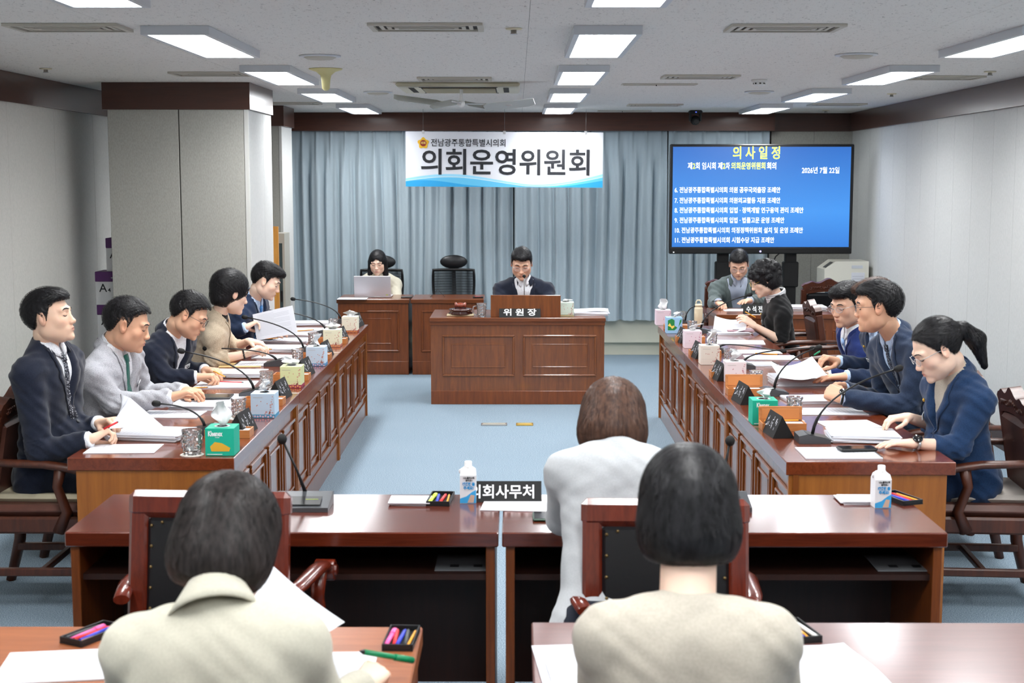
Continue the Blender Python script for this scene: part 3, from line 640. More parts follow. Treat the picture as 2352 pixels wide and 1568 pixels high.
for x, y, lab in ((2.12, 7.2, 'carved wooden armchair under the large man with clasped hands'), (2.3, 8.15, 'carved wooden armchair under the man with pale blue cuffs'), (2.26, 9.05, 'carved wooden armchair under the man in bright navy suit'),
                  (2.16, 10.0, 'empty brown leather armchair with carved crest, the nearer of two seen together'), (2.1, 10.88, 'brown leather armchair behind the woman with the white scarf')): chair(x, y, PI / 2, lab)
bch = thing('armchair', 'carved wooden armchair with black leather back standing before the air purifier', 'chair', (2.88, 12.98, 0), PI, 'carved leather armchairs'); armchair_parts(bch, M_bleather, W_ch)
dup(bch, (2.02, 13.22, 0), PI, 'carved armchair with black leather under the man in grey green jacket'); dup(bch, (.06, 12.72, 0), PI, 'carved armchair with black leather hidden under the chairman')
W_fr = wood('front_chair_mahogany', (82, 26, 14), (116, 42, 24), rough=.25, coat=.6)
fch = thing('front_chair', 'empty red wood chair with black back and brass nails at the middle left desk', 'chair', (-.915, 4.36, 0), -.06, 'red wood chairs with nailed backs'); armchair_parts(fch, M_bleather, W_fr, crest=False)
dup(fch, (.44, 4.26, 0), -.03, 'red wood chair with nailed black back behind the woman in white'); dup(fch, (-.6, 2.6, 0), -.03, 'red wood chair under the woman in ivory, bottom left'); dup(fch, (.335, 2.6, 0), 0, 'red wood chair under the woman in pale beige, bottom right')
cushion(-2.09, 6.33, 'thin patterned cushion on the armchair at the left table end'); cushion(2.09, 6.33, 'thin checked cushion on the armchair of the ponytailed woman', (176, 168, 160))
# mesh office chair and secretary's chair
def office(t):
    q = MB().add([], []); 
    def fn(u, v): x = -.21 + .42 * u; w = 1 + .08 * math.sin(PI * v) - .16 * (1 - v); return (x * w, -.2 + .05 * (2 * u - 1) ** 2 - .05 * math.sin(PI * v), .5 + .44 * v)
    fr = [fn(0, v / 8) for v in range(9)] + [fn(u / 8, 1) for u in range(1, 9)] + [fn(1, 1 - v / 8) for v in range(1, 9)] + [fn(1 - u / 8, 0) for u in range(1, 9)]
    MB().tube(fr, .014, 8).build('back_frame', M_black, t)
    MB().grid(lambda u, v: fn(u, v), 12, 10).build('mesh_back', mat('dark_mesh_weave', (46, 50, 54), .7, alpha=.72), t, recalc=False)
    q = MB()
    for k in range(16): q.tube([tuple(Vector(fn(u / 8, (k + .5) / 16)) + Vector((0, .002, 0))) for u in range(9)], .002, 4, caps=False)
    tag(q.build('mesh_ribs', M_blk2, t), kind='stuff')
    MB().tube([(0, -.29, .42), (0, -.32, .6), (0, -.28, .85), (0, -.24, .95)], [.03, .026, .02, .018], 8).build('spine', M_black, t)
    q = MB().box((-.11, -.235, .965), (.11, -.195, 1.075), r=.015).ball((0, -.215, 1.02), .07, 20, sc=(2.05, .48, 1.02)); q.v = q.v[24:]; q.f = [tuple(i - 24 for i in f) for f in q.f if min(f) >= 24]; q.mi = q.mi[-len(q.f):]; q.sm = q.sm[-len(q.f):]; q.build('headrest', M_bleather, t)
    MB().box((-.25, -.22, .42), (.25, .26, .48), r=.025).build('seat', M_blk2, t)
    for s in (-1, 1): MB().box((s * .29 - .03, -.12, .64), (s * .29 + .03, .14, .67), r=.012).tube([(s * .29, 0, .64), (s * .28, 0, .5), (s * .2, 0, .43)], .014, 6).build('armrest', M_black, t)
    MB().tube([(0, 0, .1), (0, 0, .42)], .028, 10).build('gas_column', M_dgrey, t); b = MB()
    for k in range(5):
        a = k * 2 * PI / 5; b.tube([(0, 0, .11), (.3 * math.cos(a), .3 * math.sin(a), .07)], [.028, .016], 6)
    b.build('star_base', M_black, t)
    for k in range(5):
        a = k * 2 * PI / 5; MB().lathe([(.026, -.02), (.028, 0), (.026, .02)], (.3 * math.cos(a), .3 * math.sin(a), .03), 12, M=rotm(PI / 2, 0, a)).build('castor', M_blk2, t)
oc = thing('office_chair', 'empty black mesh office chair with leather headrest behind the back desk', 'chair', (-.66, 14.55, 0), PI, 'mesh office chairs'); office(oc)
dup(oc, (-1.4, 14.5, 0), PI, 'mesh office chair hidden behind the woman at the laptop')
# ================================================================ TABLE PROPS
TZ = .7305
def onT(px, py, z=TZ): return at(px, py, z=z)
def flower(q, x, z, y, rr, n=5, ax='y'):
    for k in range(n):
        a = k * 2 * PI / n; c = (x + math.cos(a) * rr * .62, z + math.sin(a) * rr * .62)
        pts = [(c[0] + rr * .42 * math.cos(b), c[1] + rr * .42 * math.sin(b)) for b in [j * PI / 3 for j in range(6)]]
        q.add([(p[0], y, p[1]) if ax == 'y' else (y, p[0], p[1]) for p in pts], [tuple(range(6))])
def tissue(q, seed, h=.075, lean=0):
    rr = random.Random(seed); n = 9; a0 = rr.random() * PI
    def fn(u, v):
        w = .012 + .036 * math.sin(PI * min(1, v * .85)) + .008 * math.sin(v * 9 + seed); x = (u - .5) * 2 * w; f = .014 * math.sin(u * 9 + v * 3 + seed) * (.3 + v) + .01 * math.sin(v * 7 + seed)
        z = h * v * (1 - .25 * abs(u - .5) * (1 + math.sin(seed))) ; xx = x * math.cos(a0) - f * math.sin(a0) + lean * v * v * .05; yy = x * math.sin(a0) + f * math.cos(a0); return (xx, yy, z)
    q.grid(fn, 11, 11); q.grid(lambda u, v: tuple(Vector(fn(1 - u, v * .82)) + Vector((.004 * math.sin(a0), .005, 0))), 11, 9); return q
def tissue_box(px, py, col, band=None, lab='', seed=1, w=.118, h=.12, pr=(196, 130, 120), th=.075, lean=0, rz=0, brand=False, leaf=False):
    p = onT(px, py); r = thing('tissue_box', lab, 'tissue box', (p.x, p.y + w / 2, TZ), rz, 'tissue boxes on the desks'); k = w / 2; ms = mat('carton_%d_%d_%d' % col, col, .55)
    q = MB().box((-k, -k, 0), (k, k, h), r=.0015); q.build('carton', ms, r)
    if band: MB().box((-k - .0006, -k - .0006, .001), (k + .0006, k + .0006, h * .15)).build('band', mat('carton_%d_%d_%d' % band, band, .55), r)
    if brand:
        W_ = mat('white_print', (240, 242, 242), .5); text('Kleenex', .03, W_, r, 'lettering', (-.012 if px > 1000 else -.018, -k - .001, h * .8), FRONT, bold=.0009, width=w * .5); MB().box((-.018, -k - .0012, h * .66), (.0, -k - .0004, h * .675)).box((-k + .008, -k - .0012, .006), (k - .05, -k - .0004, .0085)).build('small_print', W_, r)
        q = MB(); q.add([(-.035, -k - .0008, .02), (.04, -k - .0008, .02), (.045, -k - .0008, .035), (.01, -k - .0008, .055), (-.02, -k - .0008, .06), (-.04, -k - .0008, .04)], [(0, 1, 2, 3, 4, 5)]); q.build('colour_patch', mat('plain_orange_patch', (222, 170, 52), .5), r) if px < 1000 else None
    elif leaf:
        y = -k - .0007; q = MB(); q.add([(-.05, y, .025), (.0, y, .025), (.022, y, .045), (.0, y, .06), (-.0, y, .1), (-.02, y, .112), (-.05, y, .1)], [(0, 1, 2, 3, 4, 5, 6)]); q.add([(.03, y, .05), (.052, y, .09), (.052, y, .11), (.04, y, .1)], [(0, 1, 2, 3)]); q.build('leaf_print', mat('leaf_green', (34, 128, 62), .5), r)
        q = MB(); q.add([(-.028, y - .0006, .05), (-.05, y - .0006, .06), (-.035, y - .0006, .08), (-.022, y - .0006, .056), (-.004, y - .0006, .062), (.002, y - .0006, .052), (-.018, y - .0006, .035)], [(0, 1, 2, 3), (0, 3, 4, 5), (0, 5, 6)]); q.build('butterfly_print', mat('butter_yellow', (240, 206, 96), .5), r)
    else:
        q = MB(); rr = random.Random(seed + 40)
        for i in range(16):
            a = i / 15; x = k * (.86 - .15 * math.sin(a * 5)) * (1 - 1.5 * max(0, a - .45)); z = h * (.88 - .72 * min(1, a * 1.9)) if a < .5 else h * (.2 + .03 * math.sin(i * 2)); flower(q, x + rr.uniform(-.006, .006), z + rr.uniform(-.004, .004), -k - .0008, rr.uniform(.0025, .0052))
        for i in range(4): flower(q, rr.uniform(-k * .6, k * .5), rr.uniform(h * .35, h * .75), -k - .0008, .003)
        tag(q.build('flower_print', mat('print_%d_%d_%d' % pr, pr, .55), r), kind='stuff'); MB().box((-k * .8, -k - .0009, h * .83), (k * .0, -k - .0003, h * .845)).box((-k + .004, -k - .0009, h * .3), (k - .004, -k - .0003, h * .304)).build('line_print', mat('carton_line', (170, 164, 160), .6), r)
        if band:
            q = MB()
            for i in range(9): flower(q, -k + .008 + i * .0128, h * .075 + .003 * math.sin(i * 3), -k - .0014, .0048)
            tag(q.build('band_flowers', mat('bandflower_%d' % band[0], (236, 190, 200) if band[2] > 120 else (226, 170, 90), .5), r), kind='stuff')
    o = MB().lathe([(.024, h + .0002), (.03, h + .0012), (.034, h + .0002)], n=20); o.build('slot_film', M_tissue, r)
    q = tissue(MB(), seed, th, lean); q.v = [(x, y, z + h) for x, y, z in q.v]; q.build('tissue', M_tissue, r, recalc=False); return r
L_ = 'tissue box with floral print, '
tissue_box(505, 1047, (20, 172, 142), None, 'bright teal tissue box nearest on the left row of desks', 3, .122, .118, brand=True, th=.11, lean=-.1)
tissue_box(604, 960, (188, 208, 226), (72, 140, 176), 'pale blue tissue box with blue flowered foot, nearer one in left row', 5, th=.06)
tissue_box(668, 891, (208, 212, 160), (150, 48, 78), 'yellow green tissue box with purple foot in left row', 8, th=.05, lean=-.6)
tissue_box(725, 841, (194, 212, 228), (84, 136, 180), 'pale blue tissue box with blue foot, farther one in left row', 11)
tissue_box(762, 797, (226, 224, 196), (190, 120, 104), 'pale yellow tissue box, fifth from the camera in left row', 14, th=.05)
tissue_box(803, 764, (228, 222, 202), (172, 88, 70), 'cream tissue box at the far end of the left row', 2, th=.05)
tissue_box(1524, 747, (228, 206, 216), None, 'pink tissue box at the far end of the right row', 6, pr=(196, 120, 150), th=.09)
tissue_box(1549, 766, (150, 190, 224), None, 'blue tissue box with green leaves and butterfly in right row', 9, leaf=True, th=.045, lean=.8)
tissue_box(1592, 800, (230, 212, 220), None, 'pink tissue box, third from the far end of the right row', 4, pr=(196, 120, 150), th=.045, lean=1)
tissue_box(1631, 838, (224, 214, 202), None, 'cream tissue box with tall tissue in right row', 12, pr=(190, 120, 110), th=.1, lean=.6)
tissue_box(1690, 879, (228, 214, 216), None, 'pale pink tissue box behind the raised lid in right row', 7, pr=(196, 130, 140), th=.07)
tissue_box(1757, 976, (20, 172, 142), None, 'teal tissue box behind a raised wooden lid in right row', 10, .12, .118, brand=True, th=.05, lean=.5)
tr = tissue_box(1302, 727, (206, 222, 208), (150, 170, 150), 'pale green tissue box on the chairman desk', 13, th=.025); 
# --- crystal tumblers on lace coasters
def glass_parts(r, h=.095, rad=.036, bulge=0, handle=False):
    n = 22; prof = [(0, .0), (rad * .86, .0), (rad * .92, .006)]
    for i in range(9):
        t = i / 8; prof.append((rad * (.94 + .06 * t + bulge * math.sin(PI * t) * .18 - (.04 if i % 2 else 0)), .01 + (h - .02) * t))
    prof += [(rad * 1.06, h - .008), (rad * 1.06, h), (rad * .94, h)]
    inn = [(rad * .9, h - .008), (rad * .84, h * .5), (rad * .8, .02), (rad * .5, .014), (0, .013)]
    q = MB().lathe(prof + inn, n=n, smooth=False, rad=lambda k, i: 1 + (.04 if (k // 2 + i) % 2 else -.035) * (2 < i < 12)); q.build('tumbler', M_glass, r)
    if handle: MB().tube([(-rad * .9, 0, h * .82), (-rad * 1.7, 0, h * .75), (-rad * 1.9, 0, h * .45), (-rad * 1.5, 0, h * .2), (-rad * .85, 0, h * .15)], .0055, 7).build('handle', M_glass, r)
M_lace = mat('white_lace', (224, 220, 212), .8)
g0 = None
def tumbler(px, py, lab, bulge=0, h=.095, rad=.036, handle=False, z=TZ, coaster=True):
    p = onT(px, py, z); r = thing('crystal_glass', lab, 'glass', (p.x, p.y + .02, z), 0, 'cut crystal glasses')
    o = MB().lathe([(0, .003), (.046, .0028), (.05, .0012), (.05, 0), (0, 0)], n=32, rad=lambda k, i: 1 + .03 * math.cos(k * PI)) if coaster else None
    if o: o.build('coaster', M_lace, r)
    s = Vector((0, 0, .0032 if coaster else 0)); k = len(r.children); glass_parts(r, h, rad, bulge, handle)
    for c in r.children:
        if c.name.split('.')[0] != 'coaster': c.location = s
for a in ((439, 1046, 'round bellied cut glass with lid like rim, nearest on the left row', .9, .105, .04), (547, 962, 'straight cut crystal glass beside the nearer pale blue tissue box'), (611, 893, 'straight cut crystal glass beside the yellow green tissue box'),
          (683, 838, 'cut crystal glass before the second pale blue tissue box'), (719, 797, 'cut crystal glass beside the pale yellow tissue box'), (765, 762, 'cut crystal glass beside the farthest cream tissue box, left row'),
          (1565, 745, 'cut crystal glass beside the farthest pink tissue box, right row', 0, .1, .042), (1590, 768, 'cut crystal glass beside the green leaf tissue box'), (1636, 800, 'cut crystal glass before the third tissue box, right row'), (1676, 838, 'cut crystal glass beside the cream tissue box'),
          (1737, 899, 'tall cut crystal glass right of the raised wooden lid', 0, .11), (1826, 968, 'tall cut crystal glass nearest on the right row', 0, .115, .038)): tumbler(*a)
tumbler(1106, 728, 'cut crystal mug with handle on the chairman desk', 0, .115, .04, True, coaster=False)
# --- name plates: black tent shapes with white brush lettering
def plate_parts(r, side):
    L = .105; q = MB(); q.prism([(-.05, 0), (.05, 0), (side * -.008, .1)], -L, L, axis='y'); q.build('plate_body', M_blk2, r)
    g = MB(); rr = random.Random(5); a = Vector((side * -.05 + 0, 0, 0)); b = Vector((side * -.008, 0, .1)); n = Vector((-side * .1, 0, -(-.042) * 1)).normalized()
    n = Vector((-side, 0, .42)).normalized(); up_ = (b - a).normalized()
    for k in range(3):
        cy = side * (-.062 + k * .062) * -1
        for j in range(7):
            u0, v0 = rr.uniform(-.018, .012), rr.uniform(.03, .075); u1, v1 = (u0 + rr.uniform(.008, .016), v0 + rr.uniform(-.003, .003)) if j % 2 else (u0 + rr.uniform(-.004, .004), v0 + rr.uniform(.012, .02)); w_ = .0018
            A = a + up_ * v0 + Vector((0, cy + u0, 0)) + n * .0008; B = a + up_ * v1 + Vector((0, cy + u1, 0)) + n * .0008; d = (B - A).normalized(); wv_ = n.cross(d) * w_; g.add([A - wv_, B - wv_, B + wv_, A + wv_], [(0, 1, 2, 3)])
    tag(g.build('brush_lettering', M_paper, r), kind='stuff')
for side, lst in ((-1, ((574, 1003), (655, 921), (712, 867), (761, 823), (797, 787), (830, 752))), (1, ((1551, 768), (1588, 800), (1636, 838), (1692, 889), (1713, 925), (1780, 1005)))):
    base = None; wds = ('nearest the camera', 'second', 'third', 'fourth', 'fifth', 'farthest'); pls = list(lst) if side < 0 else [(1775, 1008), (1699, 931), (1642, 876), (1592, 825), (1557, 789), (1524, 764)]
    for i, (a, b) in enumerate(pls):
        p = onT(a, b); lab = 'black tent shaped name plate with white letters, %s row, %s' % ('left' if side < 0 else 'right', wds[i] if i in (0, 5) else wds[i] + ' from the camera'); loc = ((-1.27 if side < 0 else 1.19), p.y + .12, TZ)
        if base is None: base = thing('name_plate', lab, 'name plate', loc, side * .08, 'tent name plates on the two rows'); plate_parts(base, side)
        else: dup(base, loc, side * .08, lab)
def board_plate(x, y, z, w, h, s, lab, wid, bold=.0014, tilt=-.25):
    r = thing('name_board', lab, 'name board', (x, y, z)); R_ = rotm(tilt, 0, 0)
    MB().prism([(0, 0), (.05, 0), (.02 + h * .25, h)], -w / 2, w / 2, axis='x').build('board', M_blk2, r)
    a = math.atan2(.02 + h * .25, h); text(s, h * .78, mat('plate_white', (235, 236, 238), .5), r, 'lettering', (0, h * .46 * math.tan(a) - .002, h * .46), rotm(PI / 2 - a, 0, 0), bold=bold, width=wid); return r
p = onT(1194, 727); board_plate(p.x, 11.81, TZ, .345, .085, '위 원 장', 'black name board with three white Korean letters against the lectern screen', .275)
p = onT(1160, 1146); board_plate(p.x - .01, 5.04, TZ, .285, .07, '의회사무처', 'black name board with white Korean lettering behind the water carton', .235, .001)
p = at(1745, 716, z=TZ); board_plate(p.x, 12.12, TZ, .34, .08, '수 석 전 문 위 원', 'black name board with white lettering on the back right desk', .29, .0009)
# --- gooseneck microphones
def mic(bpx, tpx, lab, side, dy=0, y_t=None, base=True):
    b = onT(*bpx, .765); t = at(*tpx, y=(y_t or b.y - .02)); r = thing('microphone', lab, 'microphone', (b.x, b.y, TZ), 0, 'gooseneck desk microphones'); o = Vector((b.x, b.y, TZ)); B = Vector((b.x, b.y, .765)) - o; T_ = t - o
    d = T_ - B; pts = []; 
    c1 = B + Vector((d.x * .05, d.y * .05, max(d.z, .05) * .42 + .02)); c2 = B + Vector((d.x * .5, d.y * .5, d.z * .74 + .022))
    for i in range(13): u = i / 12; pts.append(B * (1 - u) ** 3 + c1 * 3 * u * (1 - u) ** 2 + c2 * 3 * u * u * (1 - u) + T_ * u ** 3)
    MB().tube(pts, [.0075] * 3 + [.0042] * 10, 8).build('gooseneck', M_black, r); dd = (pts[-1] - pts[-2]).normalized()
    MB().tube([T_ - dd * .006, T_ - dd * .002, T_ + dd * .012, T_ + dd * .026, T_ + dd * .034], [.006, .012, .0155, .014, .006], 12).build('foam_head', M_blk2, r)
    if base:
        q = MB(); q.prism([(-.07, 0), (.07, 0), (.07, .018), (-.035, .042), (-.07, .034)], -.06, .06, axis='y'); q.v = [((x if side < 0 else -x) * -1 if False else (-x if side < 0 else x), y, z) for x, y, z in q.v]; q.build('base', mat('graphite_base', (78, 80, 84), .35, metal=.3), r)
        q = MB(); q.add([((-s_[0] if side < 0 else s_[0]), s_[1], s_[2]) for s_ in ((-.03, -.055, .0425), (.066, -.055, .0205), (.066, .055, .0205), (-.03, .055, .0425))], [(0, 1, 2, 3)]); q.build('key_panel', M_black, r)
    return r
for a in (((470, 978), (366, 927), 'gooseneck microphone bending to the man with the dotted tie', -1), ((583, 893), (422, 807), 'gooseneck microphone bending to the man in grey tweed', -1), ((635, 826), (478, 800), 'low gooseneck microphone bending to the man with dark rimmed glasses', -1),
          ((697, 798), (567, 729), 'gooseneck microphone in front of the woman in beige', -1), ((748, 757), (613, 711), 'gooseneck microphone in front of the raised sheet', -1), ((783, 732), (677, 687), 'farthest gooseneck microphone of the left row', -1),
          ((1866, 996), (2057, 848), 'nearest gooseneck microphone of the right row with silver base', 1), ((1778, 892), (1874, 800), 'gooseneck microphone rising before the clasped hands', 1), ((1706, 832), (1862, 800), 'gooseneck microphone before the man in bright navy', 1),
          ((1652, 797), (1795, 806), 'gooseneck microphone bent low at the empty right seat', 1), ((1610, 753), (1718, 678), 'gooseneck microphone leaning to the woman with the scarf', 1), ((1574, 736), (1597, 703), 'farthest short gooseneck microphone of the right row', 1)): mic(*a)
def desk_mic(b, t, lab):
    p = onT(*b); tt = at(*t, y=p.y + .04); r = thing('microphone', lab, 'microphone', (p.x, p.y, TZ), 0, 'gooseneck desk microphones'); T_ = tt - Vector((p.x, p.y, TZ)); B = Vector((.0, .07, .04))
    q = MB(); q.prism([(-.075, 0), (.09, 0), (.09, .04), (.06, .045), (-.075, .016)], -.1, .1, axis='x'); q.build('base', mat('graphite_base', (78, 80, 84), .35, metal=.3), r)
    MB().box((-.07, -.06, .021), (.07, .01, .0225), R=rotm(.21, 0, 0), o=(0, -.07, .02)).build('display', M_black, r)
    q = MB()
    for i in range(9): q.box((.015 + i * .005, -.02, .033), (.018 + i * .005, -.016, .0345))
    tag(q.build('display_marks', M_lime, r), kind='stuff')
    MB().tube([B, B * .6 + T_ * .4 + Vector((.004, 0, 0)), T_], [.0075, .0045, .0042], 8).build('gooseneck', M_black, r); MB().ball(T_, .018, 12, sc=(1, 1, 1.1)).build('foam_head', M_blk2, r); return r
desk_mic((695, 1165), (648, 1008), 'grey microphone unit with small display on the middle left desk'); desk_mic((1655, 1165), (1677, 1012), 'microphone unit partly hidden behind the black bob, middle right desk')
p = at(1204, 676, y=12.0); r = thing('microphone', 'slim gooseneck microphone in front of the chairman', 'microphone', (p.x, 12.0, TZ)); t = at(1204, 634, y=11.98) - Vector((p.x, 12, TZ)); MB().lathe([(.045, 0), (.045, .012), (.01, .02)], n=16).build('base', M_black, r); MB().tube([(0, 0, .015), (0, 0, t.z * .6), t], [.005, .004, .004], 7).build('gooseneck', M_mgrey, r); MB().ball(t, .015, 12).build('foam_head', M_blk2, r)
# --- papers
def lines(q, w, d, n, z, seed, frac=.9):
    rr = random.Random(seed)
    for i in range(n):
        y = d / 2 - d * .12 - i * (d * .8 / n); x0 = -w * .4; x1 = x0 + w * .8 * (frac if i % 4 else rr.uniform(.4, .7)); q.add([(x0, y, z), (x1, y, z), (x1, y - .0022, z), (x0, y - .0022, z)], [(0, 1, 2, 3)])
def papers(px, py, lab, rz=0, w=.21, d=.297, th=.004, n=18, seed=1, spiral=False, print_=True, extra=0, z=TZ, name='papers', cat='papers', curl=0):
    p = onT(px, py, z); r = thing(name, lab, cat, (p.x, p.y, z), math.radians(rz)); rr = random.Random(seed); k = max(1, min(8, int(th / .004))); lay = th / k; zz = 0
    q = MB()
    for i in range(k):
        a = rr.uniform(-.05, .05) if k > 1 else 0; ox, oy = (rr.uniform(-.008, .008), rr.uniform(-.008, .008)) if k > 1 else (0, 0); m = MB().box((-w / 2, -d / 2, zz + .0002), (w / 2, d / 2, zz + lay), R=rotm(0, 0, a)); q.add([(x + ox, y + oy, z_) for x, y, z_ in m.v], m.f); zz += lay
    q.build('sheets' if k > 1 or th > .003 else 'sheet', M_paper, r)
    if extra:
        m = MB()
        def fn(u, v): x = -w / 2 + w * u; y = -d / 2 + d * v; return (x + extra * .02, y, zz + .003 + extra * .03 * max(0, u - .5) ** 2 + .004 * math.sin(v * 5))
        m.grid(fn, 8, 8); m.build('top_sheet', M_paper, r, recalc=False)
    if print_: q = MB(); lines(q, w, d, n, zz + .0006, seed); tag(q.build('print', M_ink, r), kind='stuff')
    if spiral:
        q = MB()
        for i in range(24): y = -w / 2 + .01 + i * (w - .02) / 23; q.tube([(y, d / 2 + .005 * math.cos(a) - .002, zz * .5 + (.004 + zz * .5) * math.sin(a)) for a in [j * PI / 4 for j in range(9)]], .0008, 4, caps=False)
        tag(q.build('spiral_binding', M_black, r), kind='stuff')
    return r
A = 'on the desk '
for k, a in enumerate((
 (285, 1031, 'thin printed sheets at the corner of the left desk nearest the camera', 92, .2, .3, .003), (352, 1003, 'thick pile of papers under the raised page, left desk', 80, .23, .32, .03), (395, 952, 'ring bound printed pad behind the raised page, left desk', 88, .21, .3, .004),
 (475, 935, 'pile of papers under the black tablet', 86, .22, .34, .022), (545, 912, 'single sheets beyond the black tablet', 84, .21, .3, .003), (520, 884, 'loose papers before the man in open white shirt', 92, .25, .33, .006), (545, 862, 'pile of papers under the writing hand of the man with dark glasses', 86, .22, .33, .026),
 (600, 836, 'ring bound pad on an envelope before the woman in beige', 90, .21, .3, .006), (640, 820, 'crumpled papers beside the ring bound pad, left row', 80, .2, .3, .004), (640, 805, 'thick pile of papers before the woman in beige', 88, .22, .33, .028), (655, 785, 'flat pile of papers beside the woman in beige left hand', 90, .22, .34, .02),
 (672, 770, 'white pile of papers under the raised sheet of the young man', 86, .22, .34, .018), (715, 757, 'papers before the empty far left seat, nearer pile', 92, .21, .32, .004), (715, 745, 'stack of papers at the far end of the left row', 95, .22, .32, .022),
 (1950, 975, 'single sheet under the ponytailed woman far hand', -82, .21, .26, .003), (1980, 1008, 'thick pile of papers under the ponytailed woman near hand', -96, .22, .3, .032), (1925, 1042, 'ring bound white pad under the black phone', -90, .24, .32, .006),
 (1905, 945, 'sheets on the right desk before the clasped hands', -88, .21, .34, .003), (1870, 920, 'papers under the clasped hands', -84, .22, .3, .016), (1840, 880, 'thick ring bound pile under the raised page in the right row', -88, .24, .33, .045), (1738, 838, 'ring bound booklet near the cream tissue box, right row', -86, .16, .24, .01),
 (1770, 822, 'printed sheets before the man in bright navy', -92, .22, .33, .005), (1740, 808, 'thin sheets with a pencil across, right row', -90, .2, .3, .003), (1700, 786, 'white sheet before the empty right seat', -96, .25, .34, .003), (1672, 765, 'pile under the open booklet of the woman with the scarf', -84, .22, .3, .014))):
    papers(a[0], a[1], a[2], a[3], a[4], a[5], a[6], seed=k, n=14, spiral='ring' in a[2])
papers(1357, 722, 'pile of papers on the chairman desk, right end', 88, .22, .3, .03, seed=50, print_=False, extra=1); papers(810, 686, 'white sheets left of the laptop', 90, .2, .28, .004, seed=51, print_=False); papers(1700, 712, 'sheets under the writing hand of the man in grey green', 90, .22, .3, .003, seed=52); papers(1850, 712, 'thick stack of papers at the right end of the back right desk', 88, .24, .34, .04, seed=53, print_=False)
papers(1185, 1162, 'blank white sheets in front of the name board, middle desks', 85, .16, .24, .003, seed=54, print_=False); papers(945, 1153, 'blank white memo pad beside a pen tray, middle left desk', 90, .12, .15, .012, seed=55, print_=False, name='memo_pad', cat='memo pad'); papers(1975, 1150, 'blank white memo pad behind the right water carton', 90, .12, .15, .012, seed=56, print_=False, name='memo_pad', cat='memo pad')
papers(150, 1530, 'white sheets on the bottom left foreground desk', 98, .22, .3, .004, seed=57, print_=False); papers(762, 1545, 'sheet with a yellow marked line under the hand with the green pen', 2, .2, .29, .002, seed=58); papers(1870, 1540, 'open white booklet right of the woman in pale beige', 8, .24, .3, .01, seed=59, extra=.5); papers(1330, 1530, 'curling sheet left of the woman in pale beige', 5, .2, .3, .004, seed=60, extra=1)
# papers on the open shelves
for px_, py_, lab in ((1070, 1283, 'printed sheets lying on the shelf of the middle left desk'), (2050, 1277, 'printed sheets lying on the shelf of the middle right desk')):
    p = at(px_, py_, z=.577); r = thing('papers', lab, 'papers', (p.x, 4.78, .577)); MB().box((-.1, -.1, 0), (.1, .1, .003)).build('sheet', mat('shaded_sheet', (110, 112, 116), .8), r); q = MB(); q.box((-.05, -.06, .0032), (-.02, -.03, .0035)).box((.03, -.06, .0032), (.06, -.03, .0035)); q.build('print', M_inkd, r)  # white paper coloured grey to stand in for the shade inside the shelf
# raised sheets held by people
def held(corners, lab, bend=.02, n=16, seed=1, pr=True):
    """a sheet through four world points (tl, tr, br, bl)"""
    c = [Vector(v) for v in corners]; o = (c[0] + c[1] + c[2] + c[3]) / 4; r = thing('held_sheet', lab, 'sheet of paper', tuple(o)); nrm_ = (c[1] - c[0]).cross(c[3] - c[0]).normalized()
    def fn(u, v, off=0): p = (c[0] * (1 - u) + c[1] * u) * (1 - v) + (c[3] * (1 - u) + c[2] * u) * v; return tuple(p - o + nrm_ * (bend * math.sin(PI * u) + off))
    MB().grid(fn, 14, 6).build('sheet', M_paper, r, recalc=False)
    if pr:
        for sg in (1, -1):
            q = MB()
            for i in range(n):
                v = .1 + .8 * i / n; u1 = .88 if i % 4 else .5; N = 8; vs = []
                for k in range(N + 1): u = .1 + (u1 - .1) * k / N; vs += [fn(u, v, sg * .0008), fn(u, v + .008, sg * .0008)]
                q.add(vs, [(2 * k, 2 * k + 2, 2 * k + 3, 2 * k + 1) for k in range(N)])
            tag(q.build('print', M_ink, r), kind='stuff')
    return r
held([at(580, 722, y=9.7), at(672, 701, y=9.75), at(684, 765, y=9.72), at(590, 782, y=9.7)], 'printed sheet held upright by the young man with the sky blue tie', .012)
held([at(296, 912, y=6.3), at(300, 914, y=6.32), at(400, 1000, y=6.2), at(250, 985, y=6.2)], 'page of the pile folded up by the man with the dotted tie', .05, pr=False)
held([at(1642, 725, y=10.75), at(1720, 728, y=10.7), at(1712, 757, y=10.55), at(1638, 755, y=10.6)], 'open printed booklet pages turned by the woman with the scarf', .03)
held([at(1772, 838, y=8.15), at(1865, 818, y=8.1), at(1897, 858, y=7.8), at(1790, 866, y=7.8)], 'printed page lifted by the hand with the green pen', .025)
held([at(628, 1300, y=3.36), at(792, 1428, y=3.2), at(712, 1478, y=3.0), at(555, 1375, y=3.15)], 'blank sheet held up beside the woman in ivory, bottom left', .006, pr=False)
